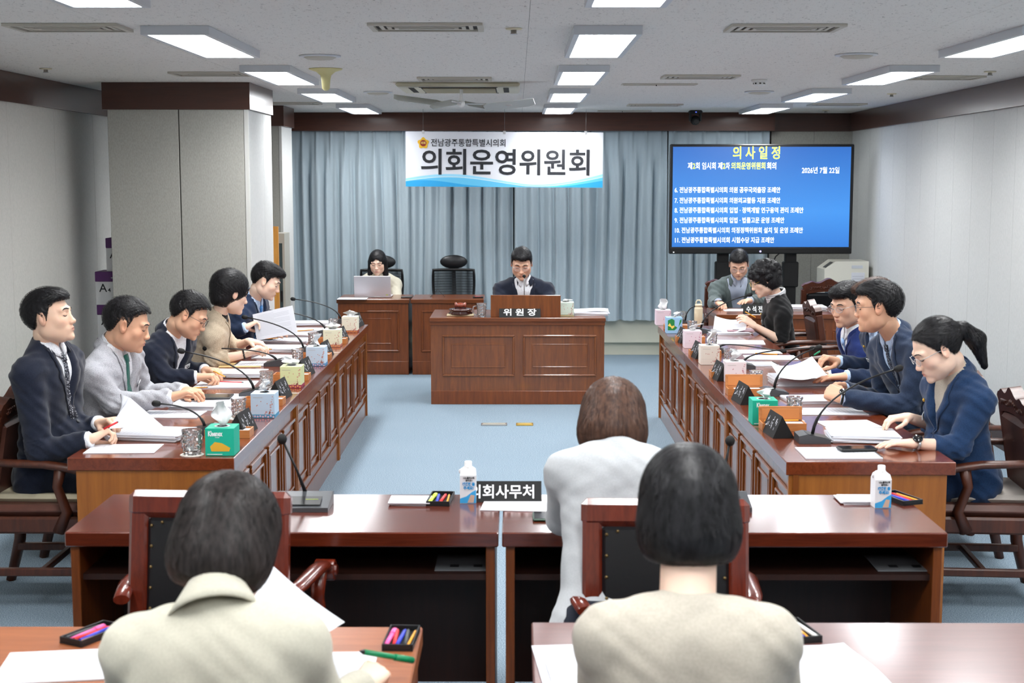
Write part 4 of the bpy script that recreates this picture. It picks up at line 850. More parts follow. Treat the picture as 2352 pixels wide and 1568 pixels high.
# --- wooden pencil boxes with lids
def pencil_box(px, py, lab, lid=True, rz=0, pencil=True):
    p = onT(px, py); p.x = min(p.x, -1.305) if p.x < 0 else max(p.x, 1.235); r = thing('pencil_box', lab, 'wooden box', (p.x, p.y + .05, TZ), rz, 'wooden pencil boxes'); w, d, h, t = .102, .052, .036, .006
    MB().box((-w, -d, 0), (w, d, t)).box((-w, -d, t), (w, -d + t, h)).box((-w, d - t, t), (w, d, h)).box((-w, -d + t, t), (-w + t, d - t, h)).box((w - t, -d + t, t), (w, d - t, h)).build('tray', M_box, r)
    if lid:
        R_ = rotm(-.12, 0, 0); q = MB().box((-w, d, h - .01), (w, d + .007, h + .064), r=.004, R=R_, o=(0, d, h)); q.build('lid', M_box, r); q = MB().box((-w + .014, d - .002, h + .004), (w - .014, d + .001, h + .052), r=.001, R=R_, o=(0, d, h)); q.build('lid_panel', mat('lid_recess', (196, 124, 66), .5), r)
    MB().box((-.06, -.035, t), (.1, .035, h - .006)).build('note_paper', M_paper, r)
    if pencil:
        c = thing('pencil', 'yellow pencil lying in the ' + lab, 'pencil', (p.x, p.y + .05, TZ + h + .003), rz + .05); MB().tube([(-.08, .02, 0), (.08, .02, 0)], .0035, 6).build('barrel', M_yel, c); MB().tube([(.08, .02, 0), (.096, .02, 0)], [.0035, .0006], 6).build('tip', M_black, c)
pencil_box(1787, 990, 'open honey wood box nearest on the right row'); pencil_box(1698, 908, 'open honey wood box with lid up before the pale pink tissues', pencil=False)
pencil_box(1650, 868, 'low honey wood box behind the third right name plate', False, pencil=False); pencil_box(1600, 818, 'low honey wood box behind the fourth right name plate', False, pencil=False); pencil_box(1565, 785, 'low honey wood box behind the fifth right name plate', False, pencil=False); pencil_box(1526, 757, 'low honey wood box at the far end, right row', False, pencil=False)
for a, b, l in ((566, 1012, 'nearest'), (652, 938, 'second'), (706, 880, 'third'), (755, 832, 'fourth'), (790, 795, 'fifth')): pencil_box(a, b - 6, 'low honey wood box behind the tissue boxes, left row, %s from the camera' % l, False, pencil=False)
# --- pens, pencils, phones, tablet
def pen(a, b, rad, m, lab, tipm=None, name='pen', y=None, z=None, cat='pen', capm=None):
    a, b = Vector(a), Vector(b); r = thing(name, lab, cat, tuple(a)); d = b - a
    MB().tube([(0, 0, 0), d * .93], rad, 8).build('barrel', m, r); MB().tube([d * .93, d], [rad, rad * .2], 8).build('tip', tipm or M_black, r)
    if capm: MB().tube([d * -.0, d * .35], rad * 1.25, 8).build('cap', capm, r)
    return r
pen(at(238, 985, y=6.1), at(272, 968, y=6.12), .0045, M_red, 'red pen in the hand of the man with the dotted tie')
pen(onT(432, 891, .80), onT(478, 889, .745), .0035, M_yel, 'yellow pencil between the fingers of the man in tweed', name='pencil', cat='pencil'); pen(onT(490, 852, .79), onT(520, 866, .76), .0035, M_yel, 'yellow pencil in the hand of the man with dark glasses', name='pencil', cat='pencil')
pen(onT(500, 876, .738), onT(560, 878, .738), .004, M_red, 'red pencil on loose papers in the left row', name='pencil', cat='pencil'); pen(onT(596, 800, .79), onT(625, 802, .765), .0035, M_yel, 'yellow pencil in the hand of the woman in beige', name='pencil', cat='pencil')
pen(onT(605, 778, .77), onT(640, 776, .765), .0035, M_yel, 'yellow pencil beside the left hand of the woman in beige', name='pencil', cat='pencil'); pen(onT(680, 760, .745), onT(722, 757, .745), .0035, M_yel, 'yellow pencil on papers at the far left', name='pencil', cat='pencil')
pen(at(1712, 716, y=10.8), at(1738, 730, y=10.7), .0038, M_yel, 'yellow pencil held by the woman with the scarf', name='pencil', cat='pencil'); pen(onT(1735, 811, .738), onT(1790, 814, .738), .0038, M_yel, 'yellow pencil across thin sheets in the right row', name='pencil', cat='pencil')
pen(at(1870, 815, y=8.12), at(1884, 806, y=8.16), .005, M_green, 'green marker in the raised hand of the right row'); pen(at(1636, 692, y=12.6), at(1660, 690, y=12.58), .004, M_black, 'black pen held by the man in grey green')
pen(at(948, 1516, y=3.22), at(826, 1495, y=3.12), .0065, M_green, 'green highlighter pen in the woman hand, bottom left', capm=M_green)
r = thing('tablet', 'black tablet in a folded case under the hands of the tweed man', 'tablet', tuple(onT(484, 913, .756)), .05); MB().box((-.12, -.06, 0), (.11, .08, .009), r=.003).build('case', M_black, r); MB().box((-.11, -.05, .009), (.1, .07, .0096)).build('glass_screen', mat('dark_glass', (16, 18, 24), .08, coat=.5), r)
r = thing('phone', 'black mobile phone in a case on the ring bound pad', 'phone', tuple(onT(1968, 1033, .739)), -PI / 2 + .1); MB().box((-.04, -.08, 0), (.04, .08, .012), r=.005).build('case', M_black, r); MB().box((-.035, -.074, .012), (.035, .074, .0126)).build('glass_screen', MATS['dark_glass'], r)
r = thing('phone', 'dark green phone beside the woman in white, middle desks', 'phone', tuple(onT(1250, 1190)), 0); MB().box((-.04, -.05, 0), (.04, .06, .01), r=.004).build('case', mat('dark_green_case', (34, 70, 54), .3), r); MB().box((-.035, -.045, .01), (.035, .055, .0106)).build('glass_screen', MATS['dark_glass'], r)
# --- pen trays
def pen_tray(px, py, rz, lab, pens, s=1.0):
    p = onT(px, py); r = thing('pen_tray', lab, 'pen tray', (p.x, p.y, TZ), math.radians(rz)); w, d, h, t = .042 * s, .085 * s, .018, .004
    MB().box((-w, -d, 0), (w, d, t)).box((-w, -d, t), (-w + t, d, h), r=.001).box((w - t, -d, t), (w, d, h), r=.001).box((-w + t, -d, t), (w - t, -d + t, h), r=.001).box((-w + t, d - t, t), (w - t, d, h), r=.001).build('tray', M_black, r)
    n = len(pens)
    for i, (m_, nm, cl) in enumerate(pens):
        x = -w + t + (i + .5) * (2 * w - 2 * t) / n; c = thing(nm, '%s %s in the %s' % (cl, nm, lab), nm, tuple(Vector((p.x, p.y, TZ)) + rotm(0, 0, math.radians(rz)) @ Vector((x, 0, .0105)))); c.rotation_euler = (0, 0, math.radians(rz) + (.06 if i % 2 else -.05)); rad = .0055 if nm != 'pencil' else .0037
        if nm == 'highlighter': MB().tube([(0, -d * .8, 0), (0, d * .3, 0)], .007, 8, flat=.7).build('barrel', m_, c); MB().tube([(0, d * .3, 0), (0, d * .75, 0)], .0085, 8, flat=.7).build('cap', m_, c)
        else: MB().tube([(0, -d * .8, 0), (0, d * .6, 0)], rad, 8).build('barrel', m_, c); MB().tube([(0, d * .6, 0), (0, d * .8, 0)], [rad, rad * .3], 8).build('tip', M_black if nm == 'pencil' else m_, c)
PK = (M_pink, 'highlighter', 'pink'); RD = (M_red, 'pen', 'red'); BL = (M_blue, 'pen', 'blue'); BK = (M_dgrey, 'pen', 'dark grey'); YP = (M_yel, 'pencil', 'yellow'); LM = (M_lime, 'highlighter', 'lime')
pen_tray(1012, 1150, -4, 'small black pen tray on the middle left desk', [LM, BL, RD, YP]); pen_tray(2065, 1148, 20, 'black pen tray behind the right carton', [BK, BL, RD, YP]); pen_tray(213, 1462, -28, 'black pen tray at the bottom left corner', [BK, PK, RD, BL, YP], .9); pen_tray(922, 1472, -3, 'black pen tray near the hand with the green pen', [PK, RD, BL, BK, YP], .92); pen_tray(1828, 1455, 12, 'black pen tray right of the pale beige woman', [BK, BL, YP, (M_white, 'pen', 'white')], .92)
# --- water cartons
def carton(px, py, lab, rz=0):
    p = onT(px, py); r = thing('water_carton', lab, 'drink carton', (p.x, p.y + .03, TZ), rz, 'white water cartons'); w, h = .029, .128
    q = MB(); vs = []
    for z, a, b in ((0, w, w), (h * .8, w, w), (h * .93, w * .9, w * .62), (h, w * .5, w * .5)):
        vs += [(-a, -b, z), (a, -b, z), (a, b, z), (-a, b, z)]
    fs = [(3, 2, 1, 0), (12, 13, 14, 15)] + [(i * 4 + k, i * 4 + (k + 1) % 4, (i + 1) * 4 + (k + 1) % 4, (i + 1) * 4 + k) for i in range(3) for k in range(4)]; q.add(vs, fs); q.build('carton_body', mat('carton_white', (232, 234, 238), .45), r)
    MB().tube([(-w, -.0, h * .82), (-w - .002, 0, h * .9), (-w * .8, 0, h * .94)], .0035, 6).build('folded_ear', MATS['carton_white'], r)
    MB().lathe([(.0155, h - .004), (.0155, h + .002), (.0135, h + .004), (.0135, h + .019), (.012, h + .021)], n=20).build('screw_cap', M_white, r)
    q = MB(); y = -w - .0006; q.add([(-w, y, .001), (w, y, .001), (w, y, .05), (w * .5, y, .042), (-w * .2, y, .026), (-w, y, .018)], [(0, 1, 2, 3, 4, 5)]); q.build('blue_wave', mat('water_blue', (60, 168, 228), .5), r); q = MB(); q.add([(-.002, y - .0006, .003), (.02, y - .0006, .003), (.024, y - .0006, .03), (.01, y - .0006, .032)], [(0, 1, 2, 3)]); q.build('photo_patch', mat('skin_print', (206, 176, 156), .6), r)
    text('나노플라스틱', .0085, M_inkd, r, 'lettering', (.003, y - .0006, .093), FRONT, bold=.0003, width=.04); text('싫어요~', .0085, M_inkd, r, 'lettering', (.004, y - .0006, .084), FRONT, bold=.0003, width=.026)
    B_ = mat('carton_blue_text', (40, 150, 214), .5); text('깨끗한 물', .013, B_, r, 'lettering', (.002, y - .0006, .07), FRONT, bold=.0006, width=.045); text('주세요!', .013, B_, r, 'lettering', (.002, y - .0006, .056), FRONT, bold=.0006, width=.036)
carton(1075, 1156, 'white and blue water carton in front of the name board, middle left desk'); carton(2027, 1167, 'white and blue water carton on the middle right desk', .05)
# --- gavel and sound block, laptop, bottle
p = onT(1057, 726); r = thing('gavel_stand', 'carved dark lotus gavel block on a pale cloth on the chairman desk', 'gavel block', (p.x, p.y + .07, TZ)); W_gv = wood('dark_red_lacquer', (44, 16, 12), (74, 30, 22), rough=.2, coat=.7)
MB().box((-.115, -.075, 0), (.115, .075, .012), r=.004).build('cloth', mat('straw_cloth', (206, 190, 158), .9), r)
MB().lathe([(.095, .012), (.1, .02), (.085, .034), (.09, .042), (.1, .05), (.086, .06), (0, .062)], n=36, rad=lambda k, i: 1 + .05 * math.cos(k * 2 * PI * 8 / 36)).build('block', W_gv, r)
r = thing('gavel', 'small carved wooden gavel resting on the lotus block', 'gavel', (p.x, p.y + .07, TZ + .062)); MB().lathe([(.016, -.05), (.024, -.046), (.024, -.034), (.018, -.03), (.022, -.016), (.024, 0), (.022, .016), (.018, .03), (.024, .034), (.024, .046), (.016, .05)], (0, 0, .024), 18, M=rotm(0, PI / 2, 0)).build('head', wood('red_carved', (110, 42, 26), (150, 70, 46), rough=.3), r); MB().tube([(0, .02, .024), (0, .12, .02)], .007, 8).build('handle', W_gv, r)
pa, pb = at(813, 640, y=13.78), at(898, 684, y=13.78); cx_ = (pa.x + pb.x) / 2; lw = pb.x - pa.x; r = thing('laptop', 'open silver white laptop seen from behind on the back left desk', 'laptop', (cx_, 13.8, TZ)); M_lap = mat('pale_silver', (206, 202, 208), .35, metal=.25)
MB().box((-lw / 2, 0, 0), (lw / 2, .24, .012), r=.004).build('base', M_lap, r); q = MB().box((-lw / 2, -.008, .01), (lw / 2, .0, .215), r=.004, R=rotm(.18, 0, 0), o=(0, 0, .01)); q.build('lid', M_lap, r); MB().box((lw / 2 - .05, -.0115, .022), (lw / 2 - .03, -.0085, .03)).build('green_sticker', M_lime, r); MB().box((lw / 2 - .028, -.0115, .023), (lw / 2 - .008, -.0085, .03)).build('logo_print', M_ink, r)
r = thing('cable', 'thin black cable loop rising behind the back desk before the mesh chair', 'cable', tuple(at(975, 684, y=13.85))); MB().tube([(0, 0, .002), (.05, 0, .005), (.1, .02, .05), (.13, .02, .085), (.16, 0, .05), (.2, 0, .01), (.15, -.02, .005)], .0025, 5).build('cord', M_black, r)
r = thing('mouse', 'small black device lying right of the laptop', 'device', tuple(onT(935, 684))); MB().box((-.06, -.02, 0), (.05, .03, .014), r=.006).build('shell', M_black, r); MB().box((-.03, -.01, .0135), (.02, .02, .0145)).build('top', M_dgrey, r)
r = thing('phone', 'black and red phone at the right end of the second back desk', 'phone', tuple(onT(1098, 684))); MB().box((-.05, -.03, 0), (.05, .03, .014), r=.005).build('case', M_black, r); MB().box((-.03, -.015, .0135), (.03, .015, .0145)).build('screen', M_red, r)
p = onT(1605, 748); r = thing('water_bottle', 'cream insulated bottle with loop lid at the far end of the right row', 'bottle', (p.x, p.y + .03, TZ)); M_bot = mat('cream_enamel', (226, 214, 184), .4)
MB().lathe([(.032, 0), (.034, .004), (.034, .13), (.033, .138), (.026, .146), (.026, .15)], n=24).build('bottle_body', M_bot, r); MB().lathe([(.029, .15), (.029, .166), (.026, .17)], n=24).build('lid', M_bot, r); MB().tube([(-.02, 0, .168), (-.02, 0, .186), (-.01, 0, .2), (.01, 0, .2), (.02, 0, .186), (.02, 0, .168)], .005, 8).build('carry_loop', M_bot, r)
r = thing('folder', 'pale pink folder under the booklet of the woman with the scarf', 'folder', tuple(onT(1700, 760, .746)), -.05); MB().box((-.1, -.05, 0), (.1, .12, .012), r=.002).build('cover', mat('dusty_pink', (190, 156, 164), .5), r); MB().box((-.06, -.045, .012), (.02, -.03, .018), r=.002).build('clip', M_silver, r)
r = thing('envelope', 'yellow paper envelope under the ring bound pad in the left row', 'envelope', tuple(onT(565, 838, .7306)), .1); MB().box((-.16, -.1, 0), (.1, .1, .0015)).build('cover', mat('manila', (216, 188, 130), .8), r); MB().box((-.16, .06, .0015), (.1, .062, .002)).build('flap', mat('manila_dark', (196, 166, 110), .8), r)
# --- floor socket lids
for px_, w_, m_, lab in ((1135, .1, M_silver, 'silver floor socket lid in the blue carpet'), (1205, .066, M_gold, 'brass floor socket lid in the blue carpet')):
    p = at(px_, 975, z=0); r = thing('floor_socket', lab, 'floor socket', (p.x, p.y, .001)); MB().box((-w_, -.05, 0), (w_, .05, .006), r=.002).build('rim', m_, r); MB().box((-w_ + .012, -.038, .006), (w_ - .012, .038, .008)).build('lid', mat('lid_pale', (190, 190, 180), .4, metal=.5) if m_ is M_silver else mat('lid_gold', (226, 200, 120), .35, metal=.6), r)
# --- air purifier, lattice screen, glass cabinet, paper boxes
pa = at(1892, 700, y=14.0); pb = at(1996, 600, y=14.0); r = thing('air_purifier', 'tall cream white air purifier with labels in the far right corner', 'air purifier', ((pa.x + pb.x) / 2, 14.0, 0)); w = (pb.x - pa.x) / 2; H_ = 1.07
q = MB(); q.prism([(-w, .03), (w, .03), (w, H_ - .0), (-w * .5, H_ + .0), (-w, H_ - .08)], 0, .36, axis='y'); q.build('cabinet', mat('appliance_cream', (222, 220, 208), .4), r)
Rp = Matrix(((1, 0, 0), (0, 1, 0), (0, 0, 1)));
a_ = math.atan2(.08, w * .5); q = MB().box((-.045, .04, 0), (.045, .16, .004)); q.v = [tuple(Vector((-w * .75, 0, H_ - .04)) + rotm(0, -a_, 0) @ Vector(v)) for v in q.v]; q.build('control_panel', M_dgrey, r)
MB().box((-w + .008, -.003, H_ - .38), (-w + .075, 0, H_ - .27)).build('dark_label', mat('slate_label', (88, 104, 110), .5), r); MB().box((w - .17, -.003, H_ - .33), (w - .04, 0, H_ - .11)).build('white_label', M_paper, r); q = MB()
for k in range(7): q.box((w - .16, -.0045, H_ - .15 - k * .025), (w - .05, -.003, H_ - .146 - k * .025))
tag(q.build('label_print', M_ink, r), kind='stuff'); MB().box((w - .17, -.003, H_ - .07), (w - .06, 0, H_ - .04), r=.001).build('badge', M_frame, r)
for s in (-1, 1): MB().box((s * (w - .05) - .03, .03, 0), (s * (w - .05) + .03, .3, .03)).build('foot', M_black, r)
# lattice folding screen behind the column
r = thing('lattice_screen', 'honey coloured wooden lattice screen standing behind the large column', 'folding screen', (at(640, 600, y=12.9).x, 12.9, 0)); M_hon = wood('honey_pine', (196, 130, 52), (222, 158, 76), rough=.4)
H2 = at(630, 520, y=12.9).z; MB().box((-.26, 0, 0), (-.2, .03, H2)).box((.0, 0, 0), (-.045, .03, H2)).box((-.2, 0, H2 - .1), (-.045, .03, H2)).box((-.2, 0, 0), (-.045, .03, .25)).build('frame', M_hon, r)
q = MB()
for z in np.arange(.3, H2 - .12, .045): q.box((-.2, .01, z), (-.045, .02, z + .012))
for x in (-.16, -.11): q.box((x, .008, .25), (x + .012, .022, H2 - .1))
tag(q.build('lattice', M_hon, r), kind='stuff')
x0 = at(637, 600, y=13.2).x; x1 = at(658, 600, y=13.2).x; zt = at(645, 535, y=13.2).z
r = thing('glass_cabinet', 'grey metal cabinet with dark glass door between column and pilaster', 'cabinet', (x1 - .17, 13.1, 0)); w = .17; d = .3
MB().box((-w, 0, 0), (w, d, .1)).box((-w, 0, zt - .09), (w, d, zt)).box((-w, .0, .1), (-w + .02, d, zt - .09)).box((w - .02, 0, .1), (w, d, zt - .09)).box((-w + .02, d - .02, .1), (w - .02, d, zt - .09)).build('cabinet_body', mat('grey_beige_metal', (176, 174, 164), .45, metal=.2), r)
MB().box((-w + .02, .002, .1), (w - .02, .012, zt - .09)).build('glass_door', mat('dark_green_glass', (60, 78, 82), .12, coat=.5), r); MB().box((w - .04, -.006, .75), (w - .025, .002, .85)).build('handle', M_black, r); MB().box((w - .13, -.001, zt - .26), (w - .06, .002, zt - .16)).build('notice', M_paper, r)
# copy paper boxes stacked between wall and column
M_pbx = mat('carton_pale', (206, 206, 208), .6); M_purp = mat('purple_print', (78, 30, 92), .5)
def pbox(x, y, z, lab, low=False, green=False):
    r = thing('paper_box', lab, 'box', (x, y, z), 0, 'copy paper boxes beside the column'); w, d, h = .155, .11, .242
    MB().box((-w, -d, 0), (w, d, h * .7), r=.002).build('box_body', M_pbx, r); MB().box((-w - .002, -d - .002, h * .7), (w + .002, d + .002, h), r=.003).build('lid', M_purp if not green else mat('green_lid', (60, 160, 70), .5), r)
    if not green:
        MB().box((.09, -d - .003, h * .7), (.105, -d - .001, h)).build('lid_stripe', M_pbx, r); text('A', .085, M_inkd, r, 'lettering', (-.1, -d - .001, h * .5), FRONT, bold=.0004); text('4', .042, M_inkd, r, 'lettering', (-.055, -d - .001, h * .44), FRONT, bold=.0004)
        for k, (c_, a) in enumerate((((226, 122, 30), 0), ((200, 44, 40), .022), ((44, 120, 200), -.02))): MB().box((.02 + a, -d - .0015 - .0004 * k, h * .12 + .014 * (k == 0)), (.045 + a, -d - .001, h * .27)).build('colour_mark', mat('mark_%d' % c_[0], c_, .5), r)
        MB().box((-.04, -d - .003, h * .8), (.06, -d - .0022, h * .83)).build('lid_print', M_ink, r)
for i, lab in enumerate(('lowest of the stack', 'second from the bottom', 'third from the bottom', 'fourth from the bottom', 'with A4 lettering, just below the topmost', 'topmost, set further behind the column')):
    pbox(-2.915 + .07 * (i == 5) + .006 * (i % 2), 10.43 + .03 * (i == 5), i * .2425, 'white copy paper box with purple lid, ' + lab)
pbox(-3.06, 9.3, 0, 'paper box with green lid on the floor behind the tweed man', green=True); pbox(-3.06, 9.3, .25, 'upper paper box with green lid behind the tweed man', green=True)
# ================================================================ SDF ENGINE
class G:
    def __init__(s, lo, hi, h):
        s.h = h; s.lo = np.array(lo, 'f'); s.n = np.ceil((np.array(hi) - s.lo) / h).astype(int) + 1
        s.ax = [(s.lo[i] + h * np.arange(s.n[i])).astype('f') for i in range(3)]; s.F = None
    def new(s, v=.08): return np.full(tuple(s.n), v, 'f')
    def sub(s, lo, hi):
        a = np.clip(np.floor((np.array(lo) - s.lo) / s.h).astype(int), 0, s.n); b = np.clip(np.ceil((np.array(hi) - s.lo) / s.h).astype(int) + 1, 0, s.n)
        sl = tuple(slice(a[i], b[i]) for i in range(3))
        return sl, s.ax[0][sl[0]][:, None, None], s.ax[1][sl[1]][None, :, None], s.ax[2][sl[2]][None, None, :]
def smin(a, b, k):
    if k <= 0: return np.minimum(a, b)
    h = np.clip(.5 + .5 * (b - a) / k, 0, 1); return b * (1 - h) + a * h - k * h * (1 - h)
def smax(a, b, k): return -smin(-a, -b, k)
def d_cap(X, Y, Z, a, b, ra, rb, n=None, q=1):
    a = np.array(a, 'f'); b = np.array(b, 'f'); ba = b - a; L = max(float(ba @ ba), 1e-10)
    x, y, z = X - a[0], Y - a[1], Z - a[2]; t = np.clip((x * ba[0] + y * ba[1] + z * ba[2]) / L, 0, 1)
    dx, dy, dz = x - ba[0] * t, y - ba[1] * t, z - ba[2] * t; d2 = dx * dx + dy * dy + dz * dz
    if n is not None: c = dx * n[0] + dy * n[1] + dz * n[2]; d2 = d2 + (q * q - 1) * c * c
    return np.sqrt(np.maximum(d2, 1e-12)) - (ra + (rb - ra) * t)
def cap(g, F, a, b, ra, rb=None, k=.02, n=None, q=1, op='add', cut=None):
    rb = ra if rb is None else rb; m = max(ra, rb) / min(q, 1) + k + .03; a = np.array(a, 'f'); b = np.array(b, 'f')
    sl, X, Y, Z = g.sub(np.minimum(a, b) - m, np.maximum(a, b) + m)
    if F[sl].size == 0: return
    d = d_cap(X, Y, Z, a, b, ra, rb, n, q)
    if cut is not None:            # plane: keep the side where (p - o).n < 0
        o, nn = cut; d = np.maximum(d, (X - o[0]) * nn[0] + (Y - o[1]) * nn[1] + (Z - o[2]) * nn[2])
    F[sl] = smin(F[sl], d, k) if op == 'add' else smax(F[sl], -d, k)
def ell(g, F, c, r, R=None, k=.02, op='add'):
    c = np.array(c, 'f'); r = np.array(r, 'f'); m = float(r.max()) + k + .03; sl, X, Y, Z = g.sub(c - m, c + m)
    if F[sl].size == 0: return
    x, y, z = X - c[0], Y - c[1], Z - c[2]
    if R is not None:
        R = np.array(R, 'f'); x, y, z = (x * R[0, 0] + y * R[1, 0] + z * R[2, 0], x * R[0, 1] + y * R[1, 1] + z * R[2, 1], x * R[0, 2] + y * R[1, 2] + z * R[2, 2])
    k0 = np.sqrt((x / r[0]) ** 2 + (y / r[1]) ** 2 + (z / r[2]) ** 2 + 1e-9); k1 = np.sqrt((x / r[0] ** 2) ** 2 + (y / r[1] ** 2) ** 2 + (z / r[2] ** 2) ** 2 + 1e-9)
    d = k0 * (k0 - 1) / k1; F[sl] = smin(F[sl], d, k) if op == 'add' else smax(F[sl], -d, k)
def nets(g, F):
    """naive surface nets -> verts (n,3), quads (m,4)"""
    S = F < 0; nx, ny, nz = F.shape; cs = (nx - 1, ny - 1, nz - 1)
    cnt = np.zeros(cs, 'u1')
    for i in (0, 1):
        for j in (0, 1):
            for k in (0, 1): cnt += S[i:i + cs[0], j:j + cs[1], k:k + cs[2]]
    act = np.argwhere((cnt > 0) & (cnt < 8)); idx = np.full(cs, -1, 'i4'); idx[act[:, 0], act[:, 1], act[:, 2]] = np.arange(len(act))
    val = np.empty((len(act), 2, 2, 2), 'f')
    for i in (0, 1):
        for j in (0, 1):
            for k in (0, 1): val[:, i, j, k] = F[act[:, 0] + i, act[:, 1] + j, act[:, 2] + k]
    acc = np.zeros((len(act), 3)); w = np.zeros(len(act))
    for a in range(3):
        for p in (0, 1):
            for q in (0, 1):
                i0 = [0, 0, 0]; i1 = [0, 0, 0]; o = [x for x in range(3) if x != a]; i0[o[0]] = i1[o[0]] = p; i0[o[1]] = i1[o[1]] = q; i1[a] = 1
                v0 = val[:, i0[0], i0[1], i0[2]]; v1 = val[:, i1[0], i1[1], i1[2]]; c = (v0 < 0) != (v1 < 0)
                t = np.where(c, v0 / np.where(c, v0 - v1, 1), 0); P = np.zeros((len(act), 3)); P[:, a] = t; P[:, o[0]] = p; P[:, o[1]] = q
                acc += P * c[:, None]; w += c
    V = (act + acc / w[:, None]) * g.h + g.lo
    Q = []
    for a in range(3):
        o = [x for x in range(3) if x != a]; lo = [slice(None)] * 3; hi = [slice(None)] * 3; lo[a] = slice(0, -1); hi[a] = slice(1, None)
        for d in o: lo[d] = hi[d] = slice(1, -1)
        A, B = S[tuple(lo)], S[tuple(hi)]; e = np.argwhere(A != B)
        if not len(e): continue
        fl = A[e[:, 0], e[:, 1], e[:, 2]]; e = e.copy()
        for d in o: e[:, d] += 1
        def cell(da, db): c = e.copy(); c[:, o[0]] -= da; c[:, o[1]] -= db; return idx[c[:, 0], c[:, 1], c[:, 2]]
        q = np.stack([cell(1, 1), cell(0, 1), cell(0, 0), cell(1, 0)], 1)
        if a == 1: fl = ~fl
        q[~fl] = q[~fl][:, ::-1]; Q.append(q)
    return V, np.concatenate(Q) if Q else np.zeros((0, 4), int)
def samp(g, F, P):
    q = (P - g.lo) / g.h; i = np.clip(np.floor(q).astype(int), 0, g.n - 2); f = np.clip(q - i, 0, 1); o = 0
    for a in (0, 1):
        for b in (0, 1):
            for c in (0, 1):
                o = o + F[i[:, 0] + a, i[:, 1] + b, i[:, 2] + c] * (f[:, 0] if a else 1 - f[:, 0]) * (f[:, 1] if b else 1 - f[:, 1]) * (f[:, 2] if c else 1 - f[:, 2])
    return o
def grad(g, F, P):
    e = g.h; o = np.stack([samp(g, F, P + d) - samp(g, F, P - d) for d in np.eye(3) * e], 1); return o / (np.linalg.norm(o, axis=1, keepdims=True) + 1e-9)
def march(g, F, P, D, n=70, step=None):
    """from points P along direction D to the surface; returns hit points"""
    P = np.array(P, float); D = np.array(D, float); step = step or g.h * .8; hit = np.zeros(len(P), bool); out = P.copy(); pv = samp(g, F, P)
    for i in range(n):
        N = P + D * step; v = samp(g, F, N); c = (~hit) & (v < 0); t = np.where(c, pv / np.where(c, pv - v, 1), 0)
        out[c] = (P + D * step * t[:, None])[c]; hit |= c; P = N; pv = v
    out[~hit] = P[~hit]; return out
def raw_mesh(name, parts, mats, cols=None):
    """parts: list of (V, faces (m,k) array or list, matindex)"""
    vs = []; loops = []; tot = []; mi = []; off = 0
    for V, Fc, m in parts:
        V = np.asarray(V, float); vs.append(V)
        Fc = np.asarray(Fc) + off; off += len(V); loops.append(Fc.ravel()); tot.append(np.full(len(Fc), Fc.shape[1] if Fc.ndim > 1 else 0)); mi.append(np.full(len(Fc), m))
    V = np.concatenate(vs); L = np.concatenate(loops).astype('i4'); T = np.concatenate(tot).astype('i4'); MI = np.concatenate(mi).astype('i4')
    me = bpy.data.meshes.new(name); me.vertices.add(len(V)); me.vertices.foreach_set('co', V.astype('f').ravel()); me.loops.add(len(L)); me.loops.foreach_set('vertex_index', L)
    me.polygons.add(len(T)); me.polygons.foreach_set('loop_start', (np.cumsum(T) - T).astype('i4')); me.polygons.foreach_set('material_index', MI); me.polygons.foreach_set('use_smooth', np.ones(len(T), bool))
    for m in mats: me.materials.append(m)
    if cols is not None:
        ca = me.color_attributes.new('Col', 'FLOAT_COLOR', 'POINT'); ca.data.foreach_set('color', np.concatenate([cols, np.ones((len(cols), 1))], 1).astype('f').ravel())
    me.update(calc_edges=True); me.validate(); return me
